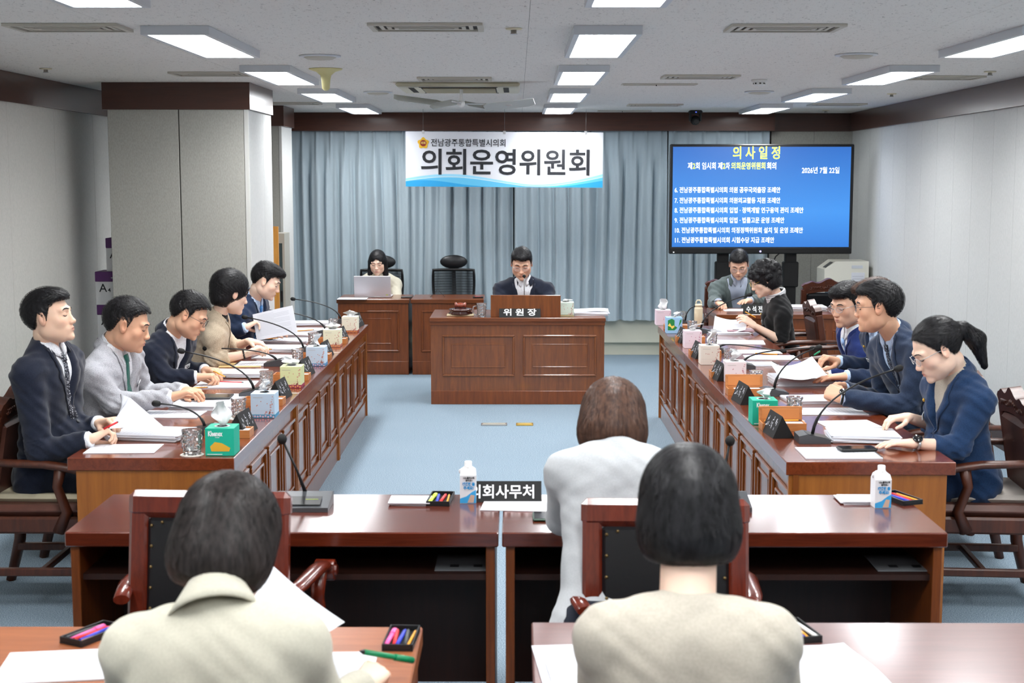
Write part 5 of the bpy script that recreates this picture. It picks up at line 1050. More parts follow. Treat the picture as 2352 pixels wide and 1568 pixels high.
# ================================================================ HEAD, HANDS
def make_head(kind):
    g = G((-.105, -.13, -.165), (.105, .145, .145), .0031); F = g.new()
    f = kind == 'f'; jw = .041 if f else .049
    ell(g, F, (0, -.014, .03), (.076, .096, .088), k=.01)
    ell(g, F, (0, .026, -.03), (.064 if f else .067, .064, .082), k=.03)
    ell(g, F, (0, .044, -.083), (jw * .8, .038, .031), k=.03)
    for s in (-1, 1):
        ell(g, F, (s * jw, .004, -.062), (.022, .034, .03), k=.03)
        ell(g, F, (s * .042, .056, -.024), (.022, .02, .02), k=.022)
        cap(g, F, (s * .016, .087, .022), (s * .044, .073, .022), .009, .009, k=.014)
        ell(g, F, (s * .031, .097, .004), (.0145, .012, .0095), k=.012, op='sub')
        ell(g, F, (s * .031, .0735, .003), (.0165, .0135, .0118), k=.004)
        ell(g, F, (s * .012, .097, -.037), (.0075, .009, .007), k=.006)
        R = rotm(.12, 0, s * -.35); ell(g, F, (s * .079, -.004, -.002), (.0065, .0185, .032), R, k=.006)
        ell(g, F, (s * .087, .002, .002), (.006, .0095, .018), R, k=.004, op='sub')
    cap(g, F, (0, .083, .01), (0, .1005, -.03), .0065, .0105, k=.014); ell(g, F, (0, .1035, -.034), (.0115, .0095, .0088), k=.006)
    ell(g, F, (0, .075, -.064), (.028, .021, .02), k=.014)
    for s in (-1, 1):
        cap(g, F, (0, .0968, -.0605), (s * .019, .0905, -.0632), .004, .003, k=.0035)
        cap(g, F, (0, .0952, -.0705), (s * .017, .089, -.0685), .0048, .003, k=.0035)
    cap(g, F, (-.021, .0965, -.0652), (.021, .0965, -.0652), .0018, k=.003, op='sub')
    ell(g, F, (0, .08, -.099), (.02, .016, .016), k=.014)
    cap(g, F, (0, -.03, -.05), (0, -.036, -.075), .042 if f else .048, .042 if f else .047, k=.014)
    V, Q = nets(g, F)
    x, y, z = V.T; lip = np.exp(-((z + .0655) / .0085) ** 2 - (x / .019) ** 2) * (y > .085); lip = np.clip(lip * 1.6 - .35, 0, 1)
    ch = np.exp(-((np.abs(x) - .045) / .02) ** 2 - ((z + .025) / .022) ** 2) * (y > .02) * .35; ear = np.clip((np.abs(x) - .074) / .01, 0, 1) * .45
    nose = np.exp(-((z + .035) / .014) ** 2 - (x / .016) ** 2) * (y > .088) * .25
    return dict(V=V, Q=Q, lip=lip, red=np.clip(ch + ear + nose, 0, 1), g=g, F=F)
HEADS = {k: make_head(k) for k in 'mf'}
def make_hand(curl, thumb, spread=1.0):
    g = G((-.06, -.04, -.085), (.085, .2, .035), .0029); F = g.new()
    kn = [(.0265, .086), (.009, .091), (-.009, .087), (-.0255, .079)]; ln = [.068, .077, .071, .056]; rr = [.0086, .0088, .0084, .0074]
    cap(g, F, (0, -.008, 0), (0, .006, 0), .0235, .0235, k=.01, n=(0, 0, 1), q=1.25)
    for (x, y), r in zip(kn, rr): cap(g, F, (x * .55, .01, -.001), (x, y, 0), .017, .0105, k=.012)
    tips = []
    for (x, y), L, r, c, i in zip(kn, ln, rr, curl, range(4)):
        p = np.array((x, y, 0.)); a = 0; sp = (x * 1.6) * spread * .25
        for j, fr in enumerate((.45, .3, .25)):
            a += math.radians(c[j]); d = np.array((sp * math.cos(a), math.cos(a), -math.sin(a))); q = p + d * L * fr
            cap(g, F, p, q, r * (1 - .08 * j), r * (.92 - .08 * j), k=.004); p = q
        tips.append(p)
    p = np.array((.017, .018, -.006))
    for i, (q, r0, r1) in enumerate(zip(thumb, (.0165, .0105, .0098), (.0115, .0098, .008))): cap(g, F, p, q, r0, r1, k=.008 if i == 0 else .004); p = np.array(q)
    V, Q = nets(g, F); return V, Q, tips
HP = {
 'flat': ([(10, 12, 8)] * 4, [(.046, .045, -.014), (.058, .073, -.02), (.06, .095, -.024)], 1.3),
 'relax': ([(22, 26, 16), (26, 30, 18), (30, 34, 20), (34, 36, 22)], [(.044, .045, -.018), (.05, .072, -.03), (.047, .093, -.038)], 1.0),
 'pen': ([(38, 44, 24), (48, 54, 30), (58, 62, 34), (64, 64, 36)], [(.04, .045, -.024), (.04, .073, -.042), (.034, .094, -.052)], .6),
 'pinch': ([(48, 30, 12), (52, 34, 14), (56, 40, 20), (60, 44, 22)], [(.04, .042, -.03), (.036, .068, -.052), (.03, .09, -.066)], .8),
 'clasp': ([(52, 62, 34), (54, 64, 34), (56, 66, 34), (58, 66, 34)], [(.042, .048, -.012), (.036, .074, -.006), (.026, .093, -.004)], 1.1)}
HANDS = {k: make_hand(*v) for k, v in HP.items()}
# ================================================================ materials for people
def skin_mat():
    m = bpy.data.materials.new('skin'); t, b = nt(m); a = t.nodes.new('ShaderNodeVertexColor'); a.layer_name = 'Col'; t.links.new(a.outputs[0], b.inputs['Base Color'])
    b.inputs['Roughness'].default_value = .48; b.inputs['Specular IOR Level'].default_value = .35; b.inputs['Subsurface Weight'].default_value = .12; b.inputs['Subsurface Radius'].default_value = (.01, .004, .002); b.inputs['Subsurface Scale'].default_value = 1
    return m
M_skin = skin_mat()
def hairm(name, c, c2=None): return mat(name, c, .48, spec=.35, var=((c2 or tuple(min(255, int(v * 1.6 + 8)) for v in c)), 90), stretch=(1, 1, .15))
H_black = hairm('black_hair', (18, 17, 19)); H_soft = hairm('soft_black_hair', (30, 26, 25)); H_brown = hairm('brown_hair', (62, 42, 34), (96, 68, 54))
def cloth(name, c, c2=None, sc=300, rough=.85, bump=.3): return mat(name, c, rough, spec=.2, sheen=.15, bump=(sc, bump, .0015), var=((c2 or tuple(min(255, int(v * 1.12 + 2)) for v in c)), sc * .6))
SKIN = {'a': (236, 196, 170), 'b': (220, 170, 140), 'c': (228, 182, 156), 'f': (242, 206, 184), 'd': (224, 176, 146)}
# ================================================================ PEOPLE
def vec(p): return np.array(p, float)
def nrm(v): v = vec(v); return v / (np.linalg.norm(v) + 1e-12)
def hdir(az): a = math.radians(az); return vec((math.sin(a), math.cos(a), 0))
def pt(p): return vec(at(p[0], p[1], y=p[2]))
def thick(V, Nn, nu, nv, th):
    """a grid sheet V (nu*nv) thickened along Nn -> V2, quads"""
    V2 = np.concatenate([V, V + Nn * th]); n = nu * nv; Q = []
    for i in range(nu - 1):
        for j in range(nv - 1):
            a, b, c, d = i * nv + j, (i + 1) * nv + j, (i + 1) * nv + j + 1, i * nv + j + 1; Q += [(a, b, c, d), (n + d, n + c, n + b, n + a)]
    for i in range(nu - 1): Q += [(i * nv, n + i * nv, n + (i + 1) * nv, (i + 1) * nv), (i * nv + nv - 1, (i + 1) * nv + nv - 1, n + (i + 1) * nv + nv - 1, n + i * nv + nv - 1)]
    for j in range(nv - 1): Q += [(j, j + 1, n + j + 1, n + j), ((nu - 1) * nv + j, n + (nu - 1) * nv + j, n + (nu - 1) * nv + j + 1, (nu - 1) * nv + j + 1)]
    return V2, np.array(Q)
def hair_field(style, hs):
    """hair SDF in the head frame"""
    g = G((-.16, -.2, -.3 if style in ('long', 'pony') else -.2), (.16, .17, .19), .0042); F = g.new(.1)
    X, Y, Z = g.ax[0][:, None, None], g.ax[1][None, :, None], g.ax[2][None, None, :]
    th = np.degrees(np.arctan2(np.abs(X), Y)) + 0 * Z
    male = style in ('short', 'swept', 'crop', 'parted')
    if male or style == 'pony':
        ell(g, F, (0, -.016, .032), (.0795 if male else .0825, .101, .094), k=.01)
        if style == 'swept': ell(g, F, (.0, .03, .085), (.066, .078, .04), k=.02); ell(g, F, (0, -.02, .08), (.074, .08, .05), k=.02)
        elif style == 'parted': ell(g, F, (0, .02, .08), (.074, .078, .042), k=.02)
        elif style == 'crop': ell(g, F, (0, .0, .07), (.072, .085, .05), k=.02)
        elif style == 'short': ell(g, F, (0, .012, .078), (.072, .084, .046), k=.02)
        zl = np.interp(th, [0, 28, 50, 68, 80, 92, 104, 122, 150, 180], {'short': [.074, .072, .066, .044, -.012, .012, .03, -.018, -.05, -.055], 'swept': [.066, .062, .062, .04, -.01, .03, .036, .0, -.04, -.05],
            'crop': [.08, .084, .074, .05, -.008, .02, .034, -.01, -.045, -.055], 'parted': [.068, .07, .066, .03, -.02, .0, .026, -.022, -.05, -.06], 'pony': [.078, .07, .052, .02, -.02, .012, -.012, -.04, -.06, -.065]}[style])
        F = smax(F, (zl - Z) * .75, .008)
        if style == 'pony':
            ell(g, F, (0, -.118, .022), (.03, .024, .028), k=.012); cap(g, F, (0, -.13, .015), (0, -.155, -.05), .03, .036, k=.015); cap(g, F, (0, -.155, -.05), (0, -.135, -.16), .036, .012, k=.015)
    elif style == 'bob':
        ell(g, F, (0, -.018, .022), (.094, .112, .108), k=.01); ell(g, F, (0, -.034, -.045), (.1, .098, .085), k=.03)
        F = smax(F, -(Z + .098 + .0 * X), .012)
        F = smax(F, -(np.sqrt((X / .062) ** 2 + ((Y - .105) / .085) ** 2 + ((Z + .045) / .112) ** 2) - 1) * .06, .01)
    elif style == 'curly':
        ell(g, F, (0, -.016, .03), (.094, .112, .108), k=.01); ell(g, F, (0, -.04, -.04), (.088, .08, .07), k=.03)
        rr = np.random.RandomState(3)
        for i in range(70):
            d = nrm(rr.normal(size=3)); d[2] = abs(d[2]) * 1.1 - .25; d = nrm(d); c = vec((0, -.018, .02)) + d * vec((.094, .108, .105)); ell(g, F, c, (.02, .02, .02), k=.008)
        F = smax(F, -(np.sqrt((X / .064) ** 2 + ((Y - .115) / .085) ** 2 + ((Z + .04) / .092) ** 2) - 1) * .06, .008); F = smax(F, -(Z + .095), .01)
    elif style == 'pixie':
        ell(g, F, (0, -.02, .034), (.093, .113, .106), k=.01); ell(g, F, (0, -.05, -.045), (.07, .062, .055), k=.03)
        F = smax(F, -(np.sqrt((X / .066) ** 2 + ((Y - .11) / .082) ** 2 + ((Z + .04) / .085) ** 2) - 1) * .06, .008)
        F = smax(F, -(np.sqrt((np.abs(X) - .095) ** 2 + (Y + .0) ** 2 + (Z + .012) ** 2 + 0 * F) - .026), .008); F = smax(F, -(Z + .09), .008)
    elif style == 'long':
        ell(g, F, (0, -.016, .03), (.086, .106, .098), k=.01)
        for s in (-1, 1): cap(g, F, (s * .07, -.01, 0), (s * .078, .0, -.16), .026, .03, k=.03); cap(g, F, (s * .078, .0, -.16), (s * .08, .02, -.24), .03, .016, k=.02)
        cap(g, F, (0, -.07, 0), (0, -.075, -.2), .05, .045, k=.04)
        F = smax(F, -(np.sqrt((X / .056) ** 2 + ((Y - .105) / .075) ** 2 + ((Z + .04) / .105) ** 2) - 1) * .06, .008)
    F = F + .0022 * np.sin(X * 260 + 18 * np.sin(Z * 30)) * np.cos(Y * 210 + 9 * np.sin(X * 40)) * (1 if male else .8)
    return g, F
FLOW = {'short': (vec((0, -.05, .12)), .0), 'swept': (vec((-.03, -.07, .12)), .0), 'crop': (vec((0, -.06, .12)), 0), 'parted': (vec((.04, -.02, .13)), 0), 'bob': (vec((0, -.03, .13)), 1), 'curly': (vec((0, -.03, .13)), 0),
        'pixie': (vec((0, -.06, .12)), .3), 'long': (vec((0, -.0, .13)), 1), 'pony': (vec((0, .12, .1)), -1)}
def strands(g, F, V, style, n, L, w, seed, off=.003):
    male = style in ('short', 'swept', 'crop', 'parted', 'pixie')
    if male: n = int(n * 1.8); off = .0065; w *= .8
    rr = np.random.RandomState(seed); P = V[rr.randint(0, len(V), n)].copy(); N = grad(g, F, P); crown, mode = FLOW[style]; S = 9; pts = [P + N * off * .2]; nn = [N]
    Lk = L * rr.uniform(.6, 1.15, n)[:, None] / S; jit = rr.normal(size=(n, 3)) * (.3 if male else .2); k_ = rr.uniform(0, 6.28, n)[:, None]
    for i in range(S):
        if mode == -1:
            tgt = vec((0, -.12, .02)); D = tgt - P; D = np.where((P[:, 1:2] < -.112), vec((0, .05, -1)), D)
        else: D = (P - crown); D = D / (np.linalg.norm(D, axis=1, keepdims=True) + 1e-6); D = D + vec((0, 0, -.8 * mode - .25)) + (vec((0, .7, 0)) * (P[:, 2:3] > .06) if style in ('swept', 'short', 'crop', 'pixie') else 0) + (vec((-.9, .2, 0)) * np.sign(P[:, 0:1] - .03 + 1e-6) * -1 * (P[:, 2:3] > .05) if style == 'parted' else 0)
        D = D / (np.linalg.norm(D, axis=1, keepdims=True) + 1e-6) + jit
        if style == 'curly': D = D + 1.2 * np.concatenate([np.sin(k_ + i * 1.3), np.cos(k_ + i * 1.1), np.sin(k_ * 2 + i)], 1)
        N = grad(g, F, P); D = D - N * (D * N).sum(1, keepdims=True) * .97; D /= (np.linalg.norm(D, axis=1, keepdims=True) + 1e-6); P = P + D * Lk
        d = samp(g, F, P)[:, None]; lift = off * (1.0 if i < S - 1 else 1.4); P = np.where(np.abs(d) < .02, P - N * (d - lift * (1 - abs(i / S - .5))), P); pts.append(P.copy()); nn.append(N)
    PT = np.stack(pts, 1); NN = np.stack(nn, 1); T = np.gradient(PT, axis=1); B = np.cross(T, NN); B /= (np.linalg.norm(B, axis=2, keepdims=True) + 1e-9)
    tw = np.sin(np.linspace(.25, PI * .97, S + 1))[None, :, None] * w * rr.uniform(.6, 1.3, (n, 1, 1)); V2 = np.stack([PT - B * tw, PT + B * tw], 2).reshape(-1, 3)
    base = (np.arange(n) * (S + 1) * 2)[:, None]; k = (np.arange(S) * 2)[None, :]; b = base + k; Q = np.stack([b, b + 1, b + 3, b + 2], 2).reshape(-1, 4); return V2, Q
HAIRC = {}
def person(label, head, az, pitch, roll=0, nk=None, pel=None, taz=None, kind='m', hair='short', hmat=None, skin='a', hs=1.0, warp=None, sh=.185, bulk=1.0, arms=None, jacket=None, shirt=None, tie=None, trousers=None,
           vlen=.30, vw=.062, sleeve=.97, h=.0085, nstr=900, slen=.06, sw=.0011, glasses=None, hands=('flat', 'flat'), hdirs=None, collar='lapel', neck=True, legs=True, name='person', badge=None, pin=None, cuff=True, shirt_collar=True, brows=True, seed=1, shd=.035, shoe=None, front=0, wrk=1.0, back=False, neckr=None):
    hd = pt(head) if len(head) == 3 else vec(head); taz = az if taz is None else taz
    nk = pt(nk); pel = vec(pel); f0 = hdir(taz); up = nrm(nk - pel); lat = nrm(np.cross(f0, up)); fw = nrm(np.cross(up, lat))      # lat = person's right
    root = thing(name, label, 'person', (float(pel[0]), float(pel[1]), 0)); org = vec((pel[0], pel[1], 0))
    pr0 = math.radians(pitch); fh0 = hdir(az); fhp0 = nrm(fh0 * math.cos(pr0) + vec((0, 0, -math.sin(pr0)))); uh0 = np.cross(nrm(np.cross(fhp0, (0, 0, 1))), fhp0)
    hbase = hd - uh0 * .085 * hs - fhp0 * .034 * hs; na = nrm(nrm(hbase - nk) * .75 + up * .25); fn = nrm(fw - na * (fw @ na)); ln_ = np.cross(fn, na)
    nk0 = nk; nk = nk + na * .026; shd = shd + .02
    # ---- torso field
    els = [pt(a[0]) for a in arms]; wrs = [pt(a[1]) for a in arms]      # arms: [right, left]
    shs = [nk + lat * sh - up * (.045 + shd) + fw * .0, nk - lat * sh - up * (.045 + shd)]
    allp = np.array(els + wrs + shs + [nk, pel]); lo = allp.min(0) - .17; hi = allp.max(0) + .17; hi[2] = max(hi[2], nk[2] + .13); lo[2] = min(lo[2], pel[2] - .2)
    g = G(lo, hi, h); T = g.new(); b = bulk; L = np.linalg.norm(nk - pel); fem = kind == 'f'
    q = 1.22
    def P(t, l=0, f=0): return pel + up * L * t + lat * l + fw * f
    cap(g, T, P(-.02, .08), P(-.02, -.08), .125 * b, k=.03, n=fw, q=q)
    for s in (-1, 1): cap(g, T, P(0, s * .075), P(.32, s * .06, .01), .115 * b, .1 * b if fem else .112 * b, k=.04, n=fw, q=q); cap(g, T, P(.32, s * .06, .01 * b), P(.72, s * (.075 if fem else .09), .01), .1 * b if fem else .112 * b, .105 * b, k=.04, n=fw, q=q)
    if b > 1.05: ell(g, T, P(.25, 0, .05 * b), (.12 * b, .12 * b, .14), k=.05)
    if fem:
        for s in (-1, 1): ell(g, T, P(.62, s * .06, .075), (.055, .055, .06), k=.04)
    cap(g, T, P(.84, sh * .5), P(.84, -sh * .5), .088, k=.05, n=fw, q=1.1)
    for s in shs: cap(g, T, nk + na * (.012 if not back else -.02) - fw * .01, s + up * .012, .05 if not back else .036, .052, k=.04); ell(g, T, s, (.062, .062, .064), k=.03)
    # ---- sleeves
    A = g.new(); SK = g.new(); CFS = []; nar = .92 if fem else 1
    for s, e, w in zip(shs, els, wrs):
        dw = nrm(w - e); cutp = e + (w - e) * sleeve
        if sleeve > .05: cap(g, A, s, e, .066 * nar * (1 + .3 * (b - 1)), .054 * nar, k=.02); cap(g, A, e, w + dw * .05, .054 * nar, .036 * nar + .004, k=.02, cut=(cutp, dw))
        else: c2 = s + (e - s) * (1 + sleeve); cap(g, A, s, e + nrm(e - s) * .05, .068 * nar, .055 * nar, k=.01, cut=(c2, nrm(e - s)))
        if cuff: CF = g.new(); CFS.append(CF); cap(g, CF, e, w + dw * .05, .045 * nar, .036 * nar, k=.01, cut=(e + (w - e) * (sleeve) + dw * .018, dw))
        cap(g, SK, s, e, .047 * nar, .04 * nar, k=.015); cap(g, SK, e, w, .041 * nar, .025 * nar, k=.015)
    X, Y, Z = g.ax[0][:, None, None], g.ax[1][None, :, None], g.ax[2][None, None, :]
    ph = seed * 1.7
    wr = np.sin(X * 61 + 2.2 * np.sin(Z * 23 + ph) + ph) * np.sin(Z * 74 + 2 * np.sin(Y * 31 + ph)) * .0022 + np.sin((X * .6 + Y * .5 + Z * .8) * 95 + 3 * np.sin(Z * 17 + X * 21 + ph)) * .0016
    base = smin(T, A, .035)
    for e in els:      # creases that gather at the elbow
        d = np.sqrt((X - e[0]) ** 2 + (Y - e[1]) ** 2 + (Z - e[2]) ** 2); wr = wr + np.exp(-(d / .085) ** 2) * .0032 * np.sin((Z + .6 * X - .4 * Y) * 190 + 4 * np.sin(d * 40 + ph))
    wr = wr * wrk * 1.5
    FJ = base + wr - .002
    if sleeve <= .05: FJ = smin(T, A, .012) + wr - .002
    U = (X - nk[0]) * lat[0] + (Y - nk[1]) * lat[1] + (Z - nk[2]) * lat[2]; Vd = -((X - nk[0]) * up[0] + (Y - nk[1]) * up[1] + (Z - nk[2]) * up[2]); Wd = (X - nk[0]) * fw[0] + (Y - nk[1]) * fw[1] + (Z - nk[2]) * fw[2]
    FS = T + .004
    rn = .066 if not fem else .06
    # neck hole of the garment
    NU = (X - nk[0]) * ln_[0] + (Y - nk[1]) * ln_[1] + (Z - nk[2]) * ln_[2]; NW = (X - nk[0]) * fn[0] + (Y - nk[1]) * fn[1] + (Z - nk[2]) * fn[2]; NV = (X - nk[0]) * na[0] + (Y - nk[1]) * na[1] + (Z - nk[2]) * na[2]
    HOLE = (np.sqrt((NU / (rn - .008)) ** 2 + ((NW) / (rn - .008)) ** 2 + ((NV - .09) / .085) ** 2) - 1) * (rn - .008)
    FJ = smax(FJ, -HOLE, .004); FS = smax(FS, -(HOLE + .004), .004)
    if collar in ('lapel', 'open'):
        wv_ = np.clip(vw * 1.15 * (1 - Vd / vlen), -.02, .09); V2 = np.maximum(np.abs(U) - wv_, np.maximum(-Wd, Vd - vlen)); C = np.maximum(V2, -(T + .03)); FJ = np.maximum(FJ, -C)
    elif collar == 'round':
        C = np.maximum(np.sqrt(U ** 2 + (Vd + .02) ** 2) - .085, -Wd); FJ = np.maximum(FJ, -np.maximum(C, -(T + .02)))
    def emit(F, nm, m):
        V, Q = nets(g, F)
        if len(V) == 0: return None
        return link(nm, raw_mesh(nm, [(V - org, Q, 0)], [m]), root)
    emit(FJ, 'jacket' if collar != 'blouse' else 'blouse', jacket)
    if shirt is not None: emit(smin(FS, np.where(T > -1, g.new(), g.new()), 0), 'shirt', shirt)
    if cuff and shirt is not None:
        for CF in CFS: emit(CF, 'shirt_cuff', shirt)
    # ---- sheet helpers on the torso front
    def proj(us, vs, F, off=.004, side=1):
        Pp = np.array([nk + lat * u - up * v + fw * .24 * side for u, v in zip(us, vs)]); D = np.tile(-fw * side, (len(Pp), 1)); H = march(g, F, Pp, D, n=int(.34 / (h * .8)) + 2); N = grad(g, F, H); return H + N * off, N
    def sheet(nm, rows, F, m, off=.004, th=.0025, side=1):
        nu, nv = len(rows), len(rows[0]); us = [p[0] for r_ in rows for p in r_]; vs = [p[1] for r_ in rows for p in r_]; H, N = proj(us, vs, F, off, side); V2, Q = thick(H - org, N, nu, nv, th); return link(nm, raw_mesh(nm, [(V2, Q, 0)], [m]), root)
    lap_m = jacket
    if collar == 'lapel':
        for s in (-1, 1):
            rows = []
            for i in range(16):
                t = i / 15; v = .0 + (vlen - .0) * t; ui = vw * 1.12 * (1 - t) + .001; 
                wdt = np.interp(t, [0, .3, .38, .4, 1], [.03, .043, .052, .06, .008]); rows.append([(s * (ui - .012 + (wdt + .008) * j / 3), v - .012 * (j / 3) * (1 - t)) for j in range(4)])
            sheet('lapel', rows, FJ, lap_m, .0035, .003)
    # collar band round the neck
    hup = nrm(hd - nk); ncen = nk - up * .0
    def band(nm, m, r0, h0, h1, r1, a0, drop, th=.004, tilt=.0):
        nu, nv = 25, 4; V = []; N = []
        for i in range(nu):
            a = -PI / 2 + a0 + (2 * PI - 2 * a0) * i / (nu - 1) + PI        # starts at front, goes round the back
            a = PI / 2 + a0 + (2 * PI - 2 * a0) * i / (nu - 1); fr = abs(1 - 2 * i / (nu - 1)); d = ln_ * math.cos(a) + fn * math.sin(a)
            for j in range(nv):
                t = j / (nv - 1); rr_ = r0 + (r1 - r0) * t; z_ = h0 + (h1 - h0) * t - drop * fr ** 3.6
                V.append(ncen + d * rr_ + na * z_ * .5 + up * z_ * .5); N.append(d)
        V2, Q = thick(np.array(V) - org, np.array(N), nu, nv, th); return link(nm, raw_mesh(nm, [(V2, Q, 0)], [m]), root)
    if collar == 'lapel': band('collar', jacket, rn - .004, .05, .0, rn + .026, .7, .05, .006)
    if collar == 'stand': band('collar', jacket, rn - .004, .052, -.028, rn + .04, .35, .05, .006)
    if shirt is not None and shirt_collar: band('shirt_collar', shirt, rn - .012, .064, .012, rn + .008, .14 if tie is not None else .3, .062, .003)
    if tie is not None:
        rows = [[(s_ * w_, v_) for s_ in (-1, -.33, .33, 1)] for v_, w_ in ((-.005 + .035, .017), (.055, .013), (.075, .0135), (.12, .019), (.18, .024), (.24, .028), (vlen + .02, .031))]
        sheet('tie', rows, FS, tie, .004, .004)
        sheet('tie_knot', [[(s_ * w_, v_) for s_ in (-1, 0, 1)] for v_, w_ in ((.026, .019), (.045, .017), (.062, .012))], FS, tie, .008, .006)
    if badge:
        H, N = proj([badge[0]], [badge[1]], FJ, .003); n_ = N[0]; R = Matrix((vec(lat) * -1, up - n_ * (up @ n_), n_)).transposed(); R = Matrix([list(nrm(r_)) for r_ in (np.cross(nrm(up - n_ * (up @ n_)), n_), nrm(up - n_ * (up @ n_)), n_)]).transposed()
        q_ = MB().box((-.034, -.0125, 0), (.034, .0125, .003), r=.001); q_.v = [tuple(vec(R @ Vector(v)) + H[0] - org) for v in q_.v]; bo = q_.build('name_badge', mat('badge_white', (226, 228, 232), .4), root)
        q_ = MB().box((-.028, .004, .003), (.02, .0065, .0034)).box((-.012, -.007, .003), (.024, -.001, .0034)); q_.v = [tuple(vec(R @ Vector(v)) + H[0] - org) for v in q_.v]; q_.build('badge_print', M_inkd, root)
    if pin:
        H, N = proj([pin[0]], [pin[1]], FJ, .006); q_ = MB()
        for k in range(5): a = k * 2 * PI / 5; q_.ball(H[0] - org + (lat * math.cos(a) + up * math.sin(a)) * .005 + N[0] * .001, .0042, 8)
        q_.ball(H[0] - org + N[0] * .004, .004, 8); q_.build('lapel_pin', M_gold, root)
    if front:                      # jacket front edge + buttons
        for k in range(2):
            H, N = proj([.0], [vlen + .03 + .09 * k], FJ, .002); q_ = MB().lathe([(.009, 0), (.009, .003), (.006, .004)], (0, 0, 0), 12); z_ = Vector(N[0]); R = z_.to_track_quat('Z', 'Y').to_matrix(); q_.v = [tuple(vec(R @ Vector(v)) + H[0] - org) for v in q_.v]; q_.build('button', M_dgrey, root)
    # ---- legs
    tr = trousers or cloth('navy_trousers', (24, 28, 40)); hip = pel.copy(); hf = f0
    kn = [pel + f0 * .44 + lat * .09 * s + vec((0, 0, -.03)) for s in (1, -1)]; an = [vec((k_[0], k_[1], .10)) - f0 * .04 for k_ in kn]
    if legs:
        lo = np.minimum(np.array(kn + an).min(0), pel) - .17; hi = np.maximum(np.array(kn + an).max(0), pel) + .17; lo[2] = -.01; g2 = G(lo, hi, .016); T2 = g2.new()
        cap(g2, T2, pel + lat * .08 - vec((0, 0, .0)), pel - lat * .08, .118 * b, k=.03)
        for k_, a_, s in zip(kn, an, (1, -1)): cap(g2, T2, pel + lat * .08 * s, k_, .095 * b, .068, k=.03); cap(g2, T2, k_, a_, .066, .052, k=.03)
        V, Q = nets(g2, T2); link('trousers', raw_mesh('trousers', [(V - org, Q, 0)], [tr]), root)
        for a_ in an:
            q_ = MB(); c = a_ - org; fv = f0; 
            q_.tube([c - fv * .06 + vec((0, 0, -.05)), c + fv * .0 + vec((0, 0, -.045)), c + fv * .1 + vec((0, 0, -.06)), c + fv * .17 + vec((0, 0, -.068))], [.036, .046, .044, .028], 12, flat=.8, up=(0, 0, 1)); q_.build('shoe', shoe or M_bleather, root)
    # ---- head mesh
    Hd = HEADS['f' if fem else 'm']; HV = Hd['V'].copy()
    if warp: HV = warp(HV)
    HV = HV * hs; fh = hdir(az); pr = math.radians(pitch); fhp = nrm(fh * math.cos(pr) + vec((0, 0, -math.sin(pr)))); rt = nrm(np.cross(fhp, (0, 0, 1))); uh = np.cross(rt, fhp)
    rl = math.radians(roll); rt, uh = rt * math.cos(rl) + uh * math.sin(rl), uh * math.cos(rl) - rt * math.sin(rl); RM = np.stack([rt, fhp, uh], 1)
    cut = HV[:, 2] > -.15 * hs
    HW = HV @ RM.T + hd
    key = (hair,); 
    if key not in HAIRC:
        gh, FH = hair_field(hair, 1); HAIRC[key] = (gh, FH, *nets(gh, FH))
    gh, FH, VH, QH = HAIRC[key]
    dh = samp(gh, FH, np.clip(HV / hs, gh.lo + .001, gh.ax and np.array([a[-1] for a in gh.ax]) - .001))
    hm = np.clip((.007 - dh) / .009, 0, 1)[:, None]; base_c = vec(lin(SKIN[skin])[:3]); col = np.tile(base_c, (len(HV), 1))
    lipc = vec(lin((188, 96, 92))[:3]) if fem else vec(lin((176, 104, 96))[:3]); col = col * (1 - Hd['lip'][:, None] * .8) + lipc * Hd['lip'][:, None] * .8; redc = base_c * vec((1.0, .72, .66)); col = col * (1 - Hd['red'][:, None]) + redc * Hd['red'][:, None]
    hc = vec(lin((30, 27, 27))[:3]); col = col * (1 - hm) + hc * hm
    parts = [(HW - org, Hd['Q'], 0)]; cols = [col]
    # ---- skin body: neck, arms, trunk
    BF = smin(T + .014, SK, .01); cap(g, BF, nk - up * .02 - fw * .004, hd - uh * .075 * hs - fhp * .03 * hs, neckr or (.053 if not fem else .046), neckr or ((.051 if not fem else .044) * hs), k=.008); V, Q = nets(g, BF); parts.append((V - org, Q, 0)); cols.append(np.tile(base_c * .97, (len(V), 1)))
    # ---- hands
    for i, (w, e, pose) in enumerate(zip(wrs, els, hands)):
        if pose is None: continue
        Vh, Qh, tips = HANDS[pose]; Vh = Vh.copy(); Qq = Qh
        if i == 0: Vh[:, 0] *= -1; Qq = Qh[:, ::-1]
        hdv = hdirs[i] if hdirs and hdirs[i] is not None else (None, None)
        fd = nrm(w - e) if hdv[0] is None else nrm(pt(hdv[0]) - w); pn = vec((0, 0, -1)) if hdv[1] is None else vec(hdv[1]); pn = nrm(pn - fd * (pn @ fd)); xz = np.cross(fd, -pn)
        sc = (.93 if fem else 1.03) * (hs if hs < 1.1 else 1.05); M = np.stack([xz, fd, -pn], 1); V = (Vh * sc) @ M.T + w; parts.append((V - org, Qq, 0)); tipm = np.clip((Vh[:, 1] - .12) / .06, 0, 1)[:, None] * .3; cols.append(base_c * (1 - tipm) + redc * tipm)
    body = link('body', raw_mesh('body', parts, [M_skin], np.concatenate(cols)), root)
    # ---- hair
    hmt = hmat or H_black; Vs, Qs = strands(gh, FH, VH, hair, nstr, slen, sw, seed)
    hp = [(((VH * hs) @ RM.T + hd) - org, QH, 0), (((Vs * hs) @ RM.T + hd) - org, Qs, 0)]
    link('hair', raw_mesh('hair', hp, [hmt]), root)
    def HB(mb, nm, m):
        mb.v = [tuple((RM @ (vec(v) * hs)) + hd - org) for v in mb.v]
        return mb.build(nm, m, root)
